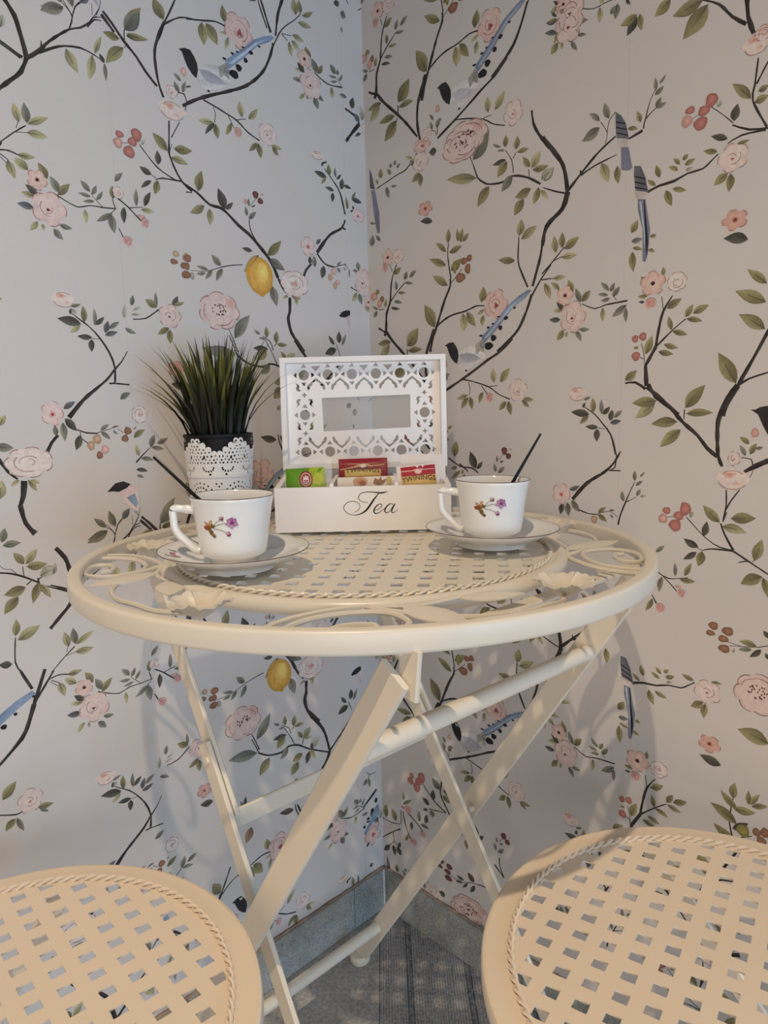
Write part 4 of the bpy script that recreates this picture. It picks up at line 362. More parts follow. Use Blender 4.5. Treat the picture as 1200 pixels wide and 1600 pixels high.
def p_flower(pr, cx, cz, ru, rz, c):
    lite, mid, eye = FLC[c]; LB = P0['blossom']; k = 'blossom'
    line = mixc(mid, (84,50,48), .62)
    def arc(ox, oz, a, b, t0, t1, wd):
        pts = [(ox+a*cos(t0+(t1-t0)*i/6), oz+b*sin(t0+(t1-t0)*i/6)) for i in range(7)]
        p_branch(pr, wd, wd*.4, pts, k, line, LB+.0007, False)
    s = (ru+rz)/2
    if c in ('bd',):
        p_blob(pr, k, cx, cz, ru*.9, rz*.9, mid, lite, LB, .12)
        p_blob(pr, k, cx-ru*.25, cz+rz*.1, ru*.5, rz*.65, mixc(mid,(150,80,80),.4), mid, LB+.0003, .1)
        arc(cx, cz, ru*.9, rz*.9, .3, 2.6, s*.06); arc(cx, cz, ru*.55, rz*.6, -1.6, 1.2, s*.06); return
    if c == 'pr':       # side-on open flower
        for dx, dz, a, b in ((-.5,.15,.5,.5),(.5,.1,.5,.5),(0,.35,.5,.5),(0,-.3,.75,.6)):
            p_blob(pr, k, cx+ru*dx, cz+rz*dz, ru*a, rz*b, lite, mixc(lite,mid,.5), LB, .12)
        p_blob(pr, k, cx-ru*.2, cz+rz*.35, ru*.4, rz*.28, eye, mid, LB+.0003, .2); p_blob(pr, k, cx+ru*.25, cz-rz*.35, ru*.35, rz*.3, mixc(mid,eye,.35), lite, LB+.0003, .2)
        arc(cx, cz-rz*.2, ru*.8, rz*.65, 3.3, 5.9, s*.05); arc(cx, cz+rz*.3, ru*.6, rz*.4, .4, 2.8, s*.05); return
    n = 7 if c in ('st','rs') else 5; ph = rp.uniform(0, 6.28)
    for i in range(n):
        a = ph+2*pi*i/n; ox, oz = cx+ru*.56*cos(a), cz+rz*.56*sin(a)
        p_blob(pr, k, ox, oz, ru*.48, rz*.48, lite, mixc(lite, mid, rp.uniform(.3,.9)), LB, .08)
        arc(ox, oz, ru*.47, rz*.47, a-rp.uniform(.4,1.2), a+rp.uniform(.3,1.0), s*.055)
    p_blob(pr, k, cx, cz, ru*.55, rz*.55, mixc(lite,mid,.35), lite, LB+.0003, .08)
    if c == 'st':
        for i in range(26):
            a = rp.uniform(0, 6.28); r = sqrt(rp.random())*.42
            p_blob(pr, k, cx+ru*r*cos(a), cz+rz*.1+rz*r*sin(a)*.8, s*.035, s*.05, eye, eye, LB+.0008, 0, 6)
        for i in range(5): a = rp.uniform(0,6.28); arc(cx+ru*.3*cos(a), cz+rz*.3*sin(a), ru*.5, rz*.5, a-.8, a+.6, s*.03)
        p_blob(pr, k, cx+ru*.6, cz+rz*.45, ru*.3, rz*.35, mixc(mid,(176,120,100),.5), mid, LB+.0003, .1)
    elif c == 'rs':
        for q in (.62, .42, .24): arc(cx, cz, ru*q, rz*q, ph+q*9, ph+q*9+2.6, s*.045)
        p_blob(pr, k, cx, cz, ru*.3, rz*.26, eye, mid, LB+.0004, .2)
    elif c in ('ey', 'rf'):
        p_blob(pr, k, cx, cz, ru*.32, rz*.3, mixc(mid,eye,.35), mid, LB+.0004, .1)
        p_blob(pr, k, cx, cz, s*.17, s*.17, eye, eye, LB+.0006, .05)
    elif c == 'ro':
        for q in (.6, .36): arc(cx, cz, ru*q, rz*q, ph+q*7, ph+q*7+3.0, s*.05)
        p_blob(pr, k, cx+ru*.05, cz-rz*.12, ru*.2, rz*.2, eye, mixc(mid,eye,.5), LB+.0005, .25)
    elif c == 'ct':
        p_blob(pr, k, cx, cz-rz*.05, ru*.3, rz*.3, mixc(mid,eye,.5), mid, LB+.0004, .2); p_blob(pr, k, cx, cz-rz*.08, s*.13, s*.13, eye, eye, LB+.0006, .3)
    else:
        arc(cx, cz+rz*.05, ru*.5, rz*.5, ph, ph+2.4, s*.05); arc(cx-ru*.1, cz, ru*.3, rz*.3, ph+2, ph+4.2, s*.05)
        p_blob(pr, k, cx-ru*.05, cz-rz*.08, s*.11, s*.09, eye, eye, LB+.0006, .3)
def p_gon(pr, c, pts):
    base = POLC[c]; cx = sum(p[0] for p in pts)/len(pts); cz = sum(p[1] for p in pts)/len(pts)
    lay = P0['bird']+{'bw':0,'tb':0,'bg':2e-4,'bl':2e-4,'hd':3e-4,'tl':4e-4,'fc':5e-4,'hk':5e-4,'vb':2e-4,'bb':3.5e-4}.get(c, 1e-4)
    pr.poly('bird', pts, [ink(tuple(v*g_ for v in base)) for g_ in (rp.uniform(.86,1.10) for _ in pts)], lay, ('tess',))
def parse(txt):
    out = []
    for s in txt.split(';'):
        a = s.split(); k, fl = a[0][0], a[0][1:]
        if k == 'B': v = [int(x)/1e4 for x in a[1:]]; out.append((k, fl, v[0], v[1], [(v[i],v[i+1]) for i in range(2,len(v),2)]))
        elif k == 'G': v = [int(x)/1e4 for x in a[2:]]; out.append((k, fl, a[1], [(v[i],v[i+1]) for i in range(0,len(v),2)]))
        elif k == 'D': out.append((k, fl, int(a[1])/1e4, int(a[2])/1e4))
        else: out.append((k, fl, *[int(x)/1e4 for x in a[1:-1]], a[-1]))
    return out
BIRDT = parse(BIRD)
def anchor(it):
    k = it[0]
    if k == 'B': p = it[4]; return sum(a for a, _ in p)/len(p), sum(b for _, b in p)/len(p)
    if k == 'G': p = it[3]; return sum(a for a, _ in p)/len(p), sum(b for _, b in p)/len(p)
    if k == 'L': return (it[2]+it[4])/2, (it[3]+it[5])/2
    if k == 'D': return it[2]+.07, it[3]
    return it[2], it[3]
def draw(pr, it, dx, dz):
    k = it[0]
    if k == 'B': p_branch(pr, it[2], it[3], [(x+dx, z+dz) for x, z in it[4]])
    elif k == 'L': p_leaf(pr, it[2]+dx, it[3]+dz, it[4]+dx, it[5]+dz, it[6], it[7])
    elif k == 'F': p_flower(pr, it[2]+dx, it[3]+dz, it[4], it[5], it[6])
    elif k == 'Y':
        c = BERC[it[6]]; kk = 'bird' if it[6] in ('bk','bl') else 'berry'
        p_blob(pr, kk, it[2]+dx, it[3]+dz, it[4], it[5], tuple(min(255,v*1.12) for v in c), tuple(v*.86 for v in c), P0[kk]+3e-4, .07)
    elif k == 'M':
        x, z, ru, rz = it[2]+dx, it[3]+dz, it[4], it[5]
        p_blob(pr, 'lemon', x, z, ru, rz*.96, (206,172,92), (168,126,58), P0['lemon'], .015, 26, .12)
        p_blob(pr, 'lemon', x+ru*.12, z-rz*.96, ru*.2, rz*.09, (176,134,66), (160,118,54), P0['lemon'], .02)
        p_blob(pr, 'lemon', x+ru*.25, z+rz*.2, ru*.38, rz*.52, (216,188,112), (200,166,88), P0['lemon']+.0003, .03, 18, .1)
        p_blob(pr, 'lemon', x-ru*.45, z-rz*.2, ru*.22, rz*.5, (178,136,66), (190,150,76), P0['lemon']+.0003, .05, 18, .15)
    elif k == 'G': p_gon(pr, it[2], [(x+dx, z+dz) for x, z in it[3]])
    elif k == 'D':
        for b in BIRDT: draw(pr, b, it[2]+dx, it[3]+dz)
def emit_prints(pr, side, parent):
    for kind, polys in pr.k.items():
        mb = MB()
        for pts, cols, d, fan in polys:
            d = .00057+(d-.0009)*.22
            V = [wallpt(side, x, z, d) for x, z in pts]; n = len(V)
            if fan[0] == 'ribbon':
                N = fan[1]; mb.add(V, [(i, i+1, N+i+1, N+i) for i in range(N-1)], cols)
            elif fan[0] == 'fan':
                mb.add(V+[wallpt(side, *fan[1], d)], [(i, (i+1) % n, n) for i in range(n)], cols+[fan[2]])
            else:
                from mathutils.geometry import tessellate_polygon
                mb.add(V, [tuple(t) for t in tessellate_polygon([[Vector((x,z,0)) for x, z in pts]])], cols)
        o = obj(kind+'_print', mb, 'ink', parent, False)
TILE = .5553
STRIPS = {'L': [(-1.08,-.735),(-.735,-.390),(-.390,-.043),(-.043,0)], 'R': [(0,.413),(.413,.83),(.83,1.25)]}
for side, txt in (('L',PRINT_L), ('R',PRINT_R)):
    items = parse(txt); prs = [Print() for _ in STRIPS[side]]
    for it in items:
        ax, az = anchor(it)
        cps = [(0,0)]
        if it[1] == '-':
            cps = [(0, k*TILE) for k in (-2,-1,0,1,2,3)]
            if side == 'R' and ax < .41:       # a second length of paper hung above the joint
                cps = [(0,d) for _, d in cps if az+d < 1.206] + [(-.009, .335+k*TILE) for k in (-1,0,1,2) if az+.335+k*TILE > 1.206]
            elif side == 'R': cps = [c for c in cps if c[1] <= 0]
        for dx, dz in cps:
            x, z = ax+dx, az+dz
            if z < .075 or z > HW-.02: continue
            for si, (a, b) in enumerate(STRIPS[side]):
                if a <= x < b or (si == 0 and side == 'R' and x < a) or (si == len(STRIPS[side])-1 and side == 'L' and x >= b): draw(prs[si], it, dx, dz)
            # the neighbouring strips outside the picture carry the same design
            if side == 'L' and -.39 <= x < -.043: draw(prs[0], it, dx-.69, dz)
            if side == 'R' and .413 <= x < .62: draw(prs[1], it, dx+.205, dz); draw(prs[2], it, dx+.415, dz); draw(prs[2], it, dx+.62, dz)
    for si, (a, b) in enumerate(STRIPS[side]):
        e = .00006
        st = obj('wallpaper_strip', slab(side, a+e, b-e, SKH+.0006, HW-.001, .0001, .0005+.00004*(si % 2)), 'paper', walls[side], False)
        emit_prints(prs[si], side, st)

# ------------------------------------------------------------------ shared metalwork
def rope(cx, cy, R, z, a=.0017, turns=64, rs=.0017):
    mb = MB(); N = turns*8
    for s in (0, pi):
        mb.tube([(cx+(R+a*cos(turns*t+s))*cos(t), cy+(R+a*cos(turns*t+s))*sin(t), z+a*sin(turns*t+s)) for t in (2*pi*i/N for i in range(N))], rs, 5, True)
    return mb
def lattice(cx, cy, Rout, Rhole, e1, e2, p1, p2, h1, h2, anc):
    loops = [circ(cx, cy, Rout, 128)]; ring = circ(0, 0, Rhole, 64)
    pl = []
    for i in range(64):
        a = 2*pi*(i+.5)/64; pl.append((cos(a), sin(a), Rhole))
    for i in range(-30, 31):
        for j in range(-30, 31):
            ox, oy = anc[0]+e1[0]*p1*i+e2[0]*p2*j-cx, anc[1]+e1[1]*p1*i+e2[1]*p2*j-cy
            if hypot(ox, oy) > Rhole+h1: continue
            q = []
            for a, b in ((-1,-1),(1,-1),(1,1),(-1,1)): q.append((ox+e1[0]*a*h1/2+e2[0]*b*h2/2, oy+e1[1]*a*h1/2+e2[1]*b*h2/2))
            q = clip(q, pl) if max(hypot(*p) for p in q) > Rhole else q
            if len(q) > 2 and parea(q) > 1.2e-5: loops.append([(x+cx, y+cy) for x, y in q])
    return loops
def leafplate(base, tip, half, z0, z1, thick=.0012, dome=.0018):
    b, t = Vector((*base, z0)), Vector((*tip, z1)); d = t-b; n = Vector((-d.y, d.x, 0)).normalized(); mb = MB(); rows = []
    T = (0,.1,.25,.42,.6,.78,.92,1); S = (.12,.5,.86,1,.92,.62,.26,.02)
    top, bot = [], []
    for q, s in zip(T, S):
        c = b+d*q
        for k in (-1, -.5, 0, .5, 1):
            zz = dome*(1-k*k)*s
            top.append(c+n*(half*s*k)+Vector((0,0,zz))); bot.append(c+n*(half*s*k)+Vector((0,0,zz-thick)))
    m = len(T); F = []
    for i in range(m-1):
        for k in range(4): F.append((i*5+k, i*5+k+1, i*5+k+6, i*5+k+5))
    o = len(top); G = [tuple(o+x for x in reversed(f)) for f in F]
    E = []
    for i in range(m-1): E += [(i*5, i*5+5, o+i*5+5, o+i*5), (i*5+4, o+i*5+4, o+i*5+9, i*5+9)]
    E += [(0, o, o+1, 1), (1,o+1,o+2,2), (2,o+2,o+3,3), (3,o+3,o+4,4)]
    return mb.add(top+bot, F+G+E)
def spline(pts, n=8):
    out = []
    for i in range(len(pts)-1):
        a, b, c, d = pts[max(0,i-1)], pts[i], pts[i+1], pts[min(len(pts)-1,i+2)]
        for k in range(n):
            t = k/n; t2, t3 = t*t, t*t*t
            out.append(tuple(.5*(2*b[m]+(c[m]-a[m])*t+(2*a[m]-5*b[m]+4*c[m]-d[m])*t2+(3*b[m]-a[m]-3*c[m]+d[m])*t3) for m in range(len(b))))
    out.append(tuple(pts[-1])); return out

# ------------------------------------------------------------------ bistro table
ZT, RT = .72, .2769
tb = thing('bistro_table', (0,0,0), 'round cream metal folding table with scrollwork border and latticed centre', 'table')
def rr(x0, x1, z0, z1, r, k=3):
    P = []
    for cx, cz, a in ((x1-r,z0+r,-90),(x1-r,z1-r,0),(x0+r,z1-r,90),(x0+r,z0+r,180)):
        for i in range(k+1): q = radians(a+90*i/k); P.append((cx+r*cos(q), cz+r*sin(q)))
    return P
obj('rim', MB().lathe(rr(RT-.0115, RT, ZT-.0172, ZT, .0028), n=160, closed=True), 'cream', tb)
ring = MB(); ring.lathe([(.1925+.0068*cos(a), .7105+.0068*sin(a)) for a in (2*pi*i/14 for i in range(14))], n=128, closed=True)
obj('inner_ring', ring, 'cream', tb)
ga = radians(-8.2); e1, e2 = (cos(ga), sin(ga)), (-sin(ga), cos(ga))
fill2d('lattice_top', lattice(0, 0, .190, .1775, e1, e2, .0217, .0240, .0099, .0110, (.0502,-.1495)), .0014, lambda x, y, z: (x, y, z+.7145), 'cream', tb)
obj('twisted_rope_edge', rope(0, 0, .1822, .7167, .0015, 60, .0012), 'cream', tb)
def pol(th, r): return (r*cos(radians(th)), r*sin(radians(th)))
def flower(root, c, zb, R, seed):
    rnd = random.Random(seed); head = MB().lathe([(.0005,zb-.012),(.003,zb-.010),(.0075,zb-.004),(.006,zb-.003),(.002,zb-.006)], (c[0],c[1],0), 20)
    hd = obj('flower_head', head, 'cream', root)
    a0 = rnd.uniform(0, 6.28)
    for i in range(5):
        pm = MB(); NA, NRr = 9, 6; V = []
        for sgn in (0, 1):
            for a in range(NA):
                for r in range(NRr):
                    t = r/(NRr-1); ang = a0+2*pi*i/5+(a/(NA-1)-.5)*1.34*(1-.12*t)
                    edge = 1-.13*(2*abs(a/(NA-1)-.5))**2*t
                    rad = (.004+(R-.004)*t)*edge
                    z = zb-.009+.0165*t**1.1+.0010*t*t*sin(a*pi*.75)-(.0008 if sgn else 0)-(.0035*t**8)+(i % 2)*.0004+.0026*t*((2*abs(a/(NA-1)-.5))**2-.35)
                    V.append((c[0]+rad*cos(ang), c[1]+rad*sin(ang), z))
        F = []; o = NA*NRr
        for a in range(NA-1):
            for r in range(NRr-1):
                q = (a*NRr+r, (a+1)*NRr+r, (a+1)*NRr+r+1, a*NRr+r+1); F.append(q); F.append(tuple(o+x for x in reversed(q)))
            F.append((a*NRr+NRr-1, (a+1)*NRr+NRr-1, o+(a+1)*NRr+NRr-1, o+a*NRr+NRr-1))
        for r in range(NRr-1):
            F.append((r, r+1, o+r+1, o+r)); F.append(((NA-1)*NRr+r, o+(NA-1)*NRr+r, o+(NA-1)*NRr+r+1, (NA-1)*NRr+r+1))
        obj('petal', pm.add(V, F), 'cream', hd, True, 60)
ZD = .7125; RS = .0022
for k, tj in enumerate((-89, -12, 60, 132, -167)):
    P = lambda d, r, z=ZD: (*pol(tj+d, r), z)
    fs = spline([P(0,.1965), P(5,.212), P(13,.233), P(20,.246), P(27,.2505), P(33,.247), P(38,.241,.7095), P((43.5, 37.5, 41, 41, 46)[k]-.5,(.231, .241, .231, .231, .231)[k],.7105)], 6)
    obj('flower_stem', MB().tube(fs, RS, 7), 'cream', tb)
    sc = spline([P(0,.1965), P(-7,.207), P(-12.5,.226), P(-15,.247), P(-15.2,.266)], 6)
    obj('scroll_stem', MB().tube(sc, RS, 7), 'cream', tb)
    sp = spline([P(-12.5,.266), P(-12,.250), P(-9.5,.229), P(-3,.214), P(4,.215), P(7,.231), P(7,.247), P(4,.262), P(-.5,.2655), P(-4.5,.262), P(-4.8,.250), P(-2,.242), P(1.5,.243), P(2.2,.251)], 6)
    obj('spiral_scroll', MB().tube(sp, RS, 7), 'cream', tb)
    obj('leaf', leafplate(pol(tj+8.5,.203), pol(tj+15.5,.263), .0148, ZD+.001, ZD+.002), 'cream', tb)
    obj('leaf_stem', MB().tube(spline([P(.5,.197), P(5,.1985), P(8.5,.2035)], 5), .0017, 6), 'cream', tb)
    obj('leaf', leafplate(pol(tj+21,.1995), pol(tj+34,.219), .0118, ZD+.002, ZD+.0025), 'cream', tb)
    obj('leaf_stem', MB().tube(spline([P(1.5,.1985), P(11,.203), P(21,.2000,ZD+.002)], 5), .0017, 6), 'cream', tb)
    fc = pol(tj+(43.5, 37, 41, 41, 46)[k], (.2285, .240, .2285, .2285, .2285)[k]); flower(tb, fc, .7165, .0250, k)
# folding legs
AX = radians(47); WH = Vector((sin(AX), cos(AX), 0)); NH = Vector((cos(AX), -sin(AX), 0))
def q(wc, n, z): return WH*wc+NH*n+Vector((0,0,z))
def foot(p, d):
    f = obj('foot', MB().lathe([(0,0),(.0145,0),(.0165,.003),(.0165,.010),(.0135,.013),(0,.013)], (p.x,p.y,0.0), 24), 'foot', tb)
b1 = [q(-.165, -.232, .010), q(-.165, .2125, .688)]; b2 = [q(.169, -.232, .010), q(.169, .213, .698)]
for b in (b1, b2): obj('leg', MB().bar(b[0], b[1], WH, .0265, .005), 'cream', tb); foot(b[0], 0)
# second pair: a lower bar and an upper link lying side by side
b3l = [q(-.145, .215, .010), q(-.145, -.0885, .527)]; b3u = [q(-.1385, -.050, .462), q(-.1385, -.1985, .698)]
b4l = [q(.145, .2247, .010), q(.145, -.0895, .503)]; b4u = [q(.1515, -.058, .463), q(.1515, -.2037, .698)]
for b in (b3l, b4l): obj('leg', MB().bar(b[0], b[1], WH, .022, .005), 'cream', tb); foot(b[0], 0)
for b in (b3u, b4u): obj('leg_link', MB().bar(b[0], b[1], WH, .022, .005), 'cream', tb)
obj('crossbar', MB().bar(q(-.142, -.053, .456), q(.148, -.056, .452), NH, .021, .004), 'cream', tb)
obj('upper_tube', MB().tube([q(-.162, .163, .612), q(.166, .155, .600)], .0082, 14), 'cream', tb)
obj('lower_tube', MB().tube([q(-.162, -.186, .082), q(.166, -.186, .085)], .0082, 14), 'cream', tb)
obj('hinge_tab', MB().bar(q(-.159, .218, .672), q(-.159, .222, .706), WH, .018, .004), 'cream', tb)
obj('hinge_tab', MB().bar(q(.163, .206, .676), q(.163, .208, .706), WH, .018, .004), 'cream', tb)
obj('brace_rail', MB().bar(q(-.165, -.2005, .7025), q(.17, -.2005, .7025), (0,0,1), .018, .004), 'cream', tb)
obj('brace_rail', MB().bar(q(-.165, .2105, .7025), q(.165, .2105, .7025), (0,0,1), .014, .004), 'cream', tb)
def bolt(p, d): obj('bolt', MB().tube([p-d*.0045, p+d*.0045], [.004,.004], 10), 'cream', tb)
bolt(q(.157, .003, .362), WH); bolt(q(-.155, .022, .395), WH); bolt(q(-.162, .205, .668), WH); bolt(q(-.1455, -.080, .513), WH); bolt(q(.1485,-.080,.488), WH)

# ------------------------------------------------------------------ chairs (seat discs reach into the picture)
def chair(cx, cy, f, e1, e2, p, anc, label):
    t = thing('folding_chair', (cx,cy,0), label, 'chair', 'cream folding chairs drawn up to the table')
    z = .430; R = .1895
    fill2d('seat', lattice(cx, cy, R-.003, .163, e1, e2, p, p, .0112, .0098, anc), .0014, lambda x, y, zz: (x, y, zz+z-.001), 'seat', t)
    prof = [(R-.0035, z), (R-.0012, z-.0008), (R, z-.003), (R, z-.014), (R-.0015, z-.014), (R-.0016, z-.0035), (R-.0035, z-.002)]
    obj('seat_rim', MB().lathe(prof, (cx,cy,0), 128, True), 'seat', t)
    obj('twisted_rope_edge', rope(cx, cy, .1665, z+.0014, .0017, 54, .0014), 'seat', t)
    f = Vector((*f, 0)).normalized(); s = Vector((-f.y, f.x, 0)); c = Vector((cx, cy, 0))
    for k in (-1, 1):
        obj('leg', MB().bar(c+f*.10+s*(.168*k)+Vector((0,0,.008)), c-f*.168+s*(.168*k)+Vector((0,0,.42)), s, .020, .005), 'seat', t)
        obj('leg', MB().bar(c-f*.20+s*(.156*k)+Vector((0,0,.008)), c+f*.095+s*(.156*k)+Vector((0,0,.408)), s, .020, .005), 'seat', t)
        obj('back_post', MB().tube(spline([c-f*.168+s*(.168*k)+Vector((0,0,.415)), c-f*.20+s*(.168*k)+Vector((0,0,.60)), c-f*.235+s*(.166*k)+Vector((0,0,.78))], 6), .0065, 10), 'seat', t)
    top = [c-f*.235+s*(.166*cos(a))+Vector((0,0,.78+.10*sin(a))) for a in (pi*i/16 for i in range(17))]
    obj('back_hoop', MB().tube(top, .0065, 10), 'seat', t)
    obj('back_rail', MB().tube([c-f*.205+s*.166+Vector((0,0,.62)), c-f*.205-s*.166+Vector((0,0,.62))], .005, 8), 'seat', t)
    for k in (-1, 1):
        sc = [c-f*(.205+.03*(zz-.62)/.16)+s*(k*x)+Vector((0,0,zz)) for x, zz in spline([(.0,.62),(.05,.68),(.09,.75),(.07,.80),(.035,.79),(.04,.755),(.06,.76)], 5)]
        obj('back_scroll', MB().tube(sc, .0032, 7), 'seat', t)
    for d in (.092, -.19):
        obj('stretcher', MB().tube([c+f*d+s*.16+Vector((0,0,.07 if d < 0 else .03)), c+f*d-s*.16+Vector((0,0,.07 if d < 0 else .03))], .005, 8), 'seat', t)
    return t
nl = hypot(.0150,.0174); nr = hypot(.0125,.0186)
chair(-.265, -.2694, (.757,.653), (.0174/nl,.0150/nl), (.0150/nl,-.0174/nl), .0227, (-.2254,-.1968), 'cream chair with latticed round seat at lower left, beside bluish wall')
chair(.2754, -.2302, (-.832,.555), (.0186/nr,-.0125/nr), (.0125/nr,.0186/nr), .0222, (.1337,-.2414), 'cream chair with latticed round seat at lower right, below the vertical bird prints')

# ------------------------------------------------------------------ cups, saucers, spoons
def tilt(ax, ay): return Matrix.Rotation(ax, 3, 'X') @ Matrix.Rotation(ay, 3, 'Y')
FLORAL = [  # cup print: kind, angle mm across, height mm, size, colours
 ('p',-8.5,3.0,4.4,2.2,.5,(176,112,60)), ('p',-11,4.5,3.2,1.4,2.2,(196,140,112)), ('p',-12,1.5,3.0,1.6,-.4,(150,60,40)), ('p',-7,6.0,3.0,1.3,1.2,(200,150,96)), ('p',-8,-.5,4.6,1.8,-.9,(120,84,36)), ('p',-6,-4,4.4,1.5,-.7,(116,92,40)),
 ('p',-9.5,2.2,2.0,1.6,0,(134,70,30)), ('p',-5.0,3.2,2.4,1.4,.2,(96,86,34)),
 ('s',-4,3,9,6), ('s',-4,4,3,9.5), ('s',-4,1,6,-2),
 ('p',11,6.2,3.2,2.3,0,(150,72,136)), ('p',9,8.0,2.4,1.8,2.2,(178,120,164)), ('p',13,8.2,2.4,1.7,.8,(168,104,156)), ('p',8.2,5.2,2.4,1.7,.3,(184,134,172)), ('p',14,5.0,2.4,1.7,-.3,(176,116,160)), ('p',11,3.4,1.8,2.2,0,(186,140,174)), ('p',11,9.0,1.6,2.0,0,(160,90,146)), ('p',11,6.2,1.3,1.1,0,(110,30,90)),
 ('p',3,10.2,2.2,1.9,.2,(168,120,128)), ('p',3.2,9.4,1.5,1.0,0,(120,76,72)), ('p',2.4,11,1.4,.9,.4,(206,170,176)),
 ('p',8,-3.2,2.3,2.0,.2,(176,118,156)), ('p',8.2,-4.4,1.8,.9,0,(126,40,98)), ('p',7.2,-2.4,1.3,1.0,.4,(206,166,190))]
def cup(c, z0, mat, ang0, label, group, hd):
    c = Vector((*c, z0)); t = thing('teacup', c, label, 'cup', group)
    T = lambda p: c+mat @ Vector(p)
    H = .0535
    out = [(0,.0015),(.0175,.0015),(.0178,0),(.0205,0),(.0212,.004),(.0245,.0058),(.0282,.0085),(.0290,.013),(.0302,.022),(.0318,.034),(.0338,.046),(.0352,.0515),(.0358,.0535)]
    inn = [(.0352,.0540),(.0340,.0525),(.0325,.046),(.0305,.034),(.029,.022),(.0275,.0125),(.022,.008),(.0,.0072)]
    KH = 1.105; out = [(r*1.02, z*KH) for r, z in out]; inn = [(r*1.02, z*KH) for r, z in inn]
    obj('bowl', MB().lathe(out+inn, c, 72, mat=mat), 'china', t, True, 70)
    # angular loop handle
    hx, hy = cos(hd), sin(hd)
    hp = [(.0325,.0425),(.041,.0435),(.0478,.0440),(.0500,.0420),(.0497,.036),(.0492,.029),(.0465,.0235),(.040,.017),(.033,.0105),(.0285,.0095)]
    pts = [T((r*1.02*hx, r*1.02*hy, z*KH)) for r, z in spline(hp, 4)]
    obj('handle', MB().tube(pts, [.0034 if i > 3 else .004 for i in range(len(pts))], 10), 'china', t)
    obj('rim_line', MB().tube([T((.0363*cos(a), .0363*sin(a), .0597)) for a in (2*pi*i/96 for i in range(96))], .00032, 5, True), 'gold', t)
    # flower print wrapped on the wall of the cup
    mb = MB(); n0 = 0
    def S(x, h, d): 
        z = .0335+h/1000; r = 1.02*(.0290+(.0338-.0290)*(z/1.105-.013)/(.033))+.0003+d; a = ang0+x/1000/.032
        return T((r*cos(a), r*sin(a), z))
    for k, e in enumerate(FLORAL):
        d = 1.2e-5*k
        if e[0] == 'p':
            _, x, h, a, b, ro, col = e; n = 12; P = []; col2 = lin(tuple(min(255, v*1.2+20) for v in col)); V = []
            for i in range(n):
                q_ = 2*pi*i/n; w_ = 1+.22*sin(4*q_+k); u, v = a/1.15*w_*cos(q_), b*w_*sin(q_)
                V.append(S(x+u*cos(ro)-v*sin(ro), h+u*sin(ro)+v*cos(ro), d))
            mb.add(V+[S(x, h, d)], [(i, (i+1) % n, n) for i in range(n)], [tuple(v*.62 for v in lin(col))]*n+[tuple(v*.78 for v in col2)])
        else:
            _, x0, h0, x1, h1 = e; n = 6; V = []
            for sd in (-.28, .28):
                for i in range(n): tt = i/(n-1); V.append(S(x0+(x1-x0)*tt, h0+(h1-h0)*tt+sd+.8*sin(pi*tt), d))
            mb.add(V, [(i, i+1, n+i+1, n+i) for i in range(n-1)], [lin((130,112,86))]*(2*n))
    obj('flower_print', mb, 'decal', t, False)
    return t
def saucer(c, z0, mat, label, group, prints=()):
    c = Vector((*c, z0)); t = thing('saucer', c, label, 'saucer', group)
    prof = [(0,.002),(.030,.002),(.0315,0),(.0345,0),(.0350,.003),(.045,.0075),(.056,.0125),(.0648,.0172),(.0655,.0180),(.0647,.0184),(.056,.0142),(.046,.0098),(.034,.0060),(.024,.0056),(.0225,.0048),(0,.0048)]
    obj('dish', MB().lathe(prof, c, 96, mat=mat), 'china', t, True, 60)
    obj('rim_line', MB().tube([c+mat @ Vector((.0654*cos(a), .0654*sin(a), .0180)) for a in (2*pi*i/120 for i in range(120))], .00042, 5, True), 'gold', t)
    if prints:
        mb = MB()
        for k, (ang, r, a, b, ro, col) in enumerate(prints):
            n = 10; V = []
            def S(u, v):
                x, y = r*cos(ang)+u, r*sin(ang)+v; rr_ = hypot(x, y); z = .0098+(rr_-.046)/(.0104)*.0045+.0003+k*1e-5
                return c+mat @ Vector((x, y, z))
            for i in range(n):
                q_ = 2*pi*i/n; w_ = 1+.25*sin(3*q_+k); u, v = a*w_*cos(q_), b*w_*sin(q_)
                V.append(S(u*cos(ro)-v*sin(ro), u*sin(ro)+v*cos(ro)))
            mb.add(V+[S(0,0)], [(i, (i+1) % n, n) for i in range(n)], [lin(col)]*n+[lin(tuple(min(255,v+30) for v in col))])
        obj('flower_print', mb, 'decal', t, False)
    return t
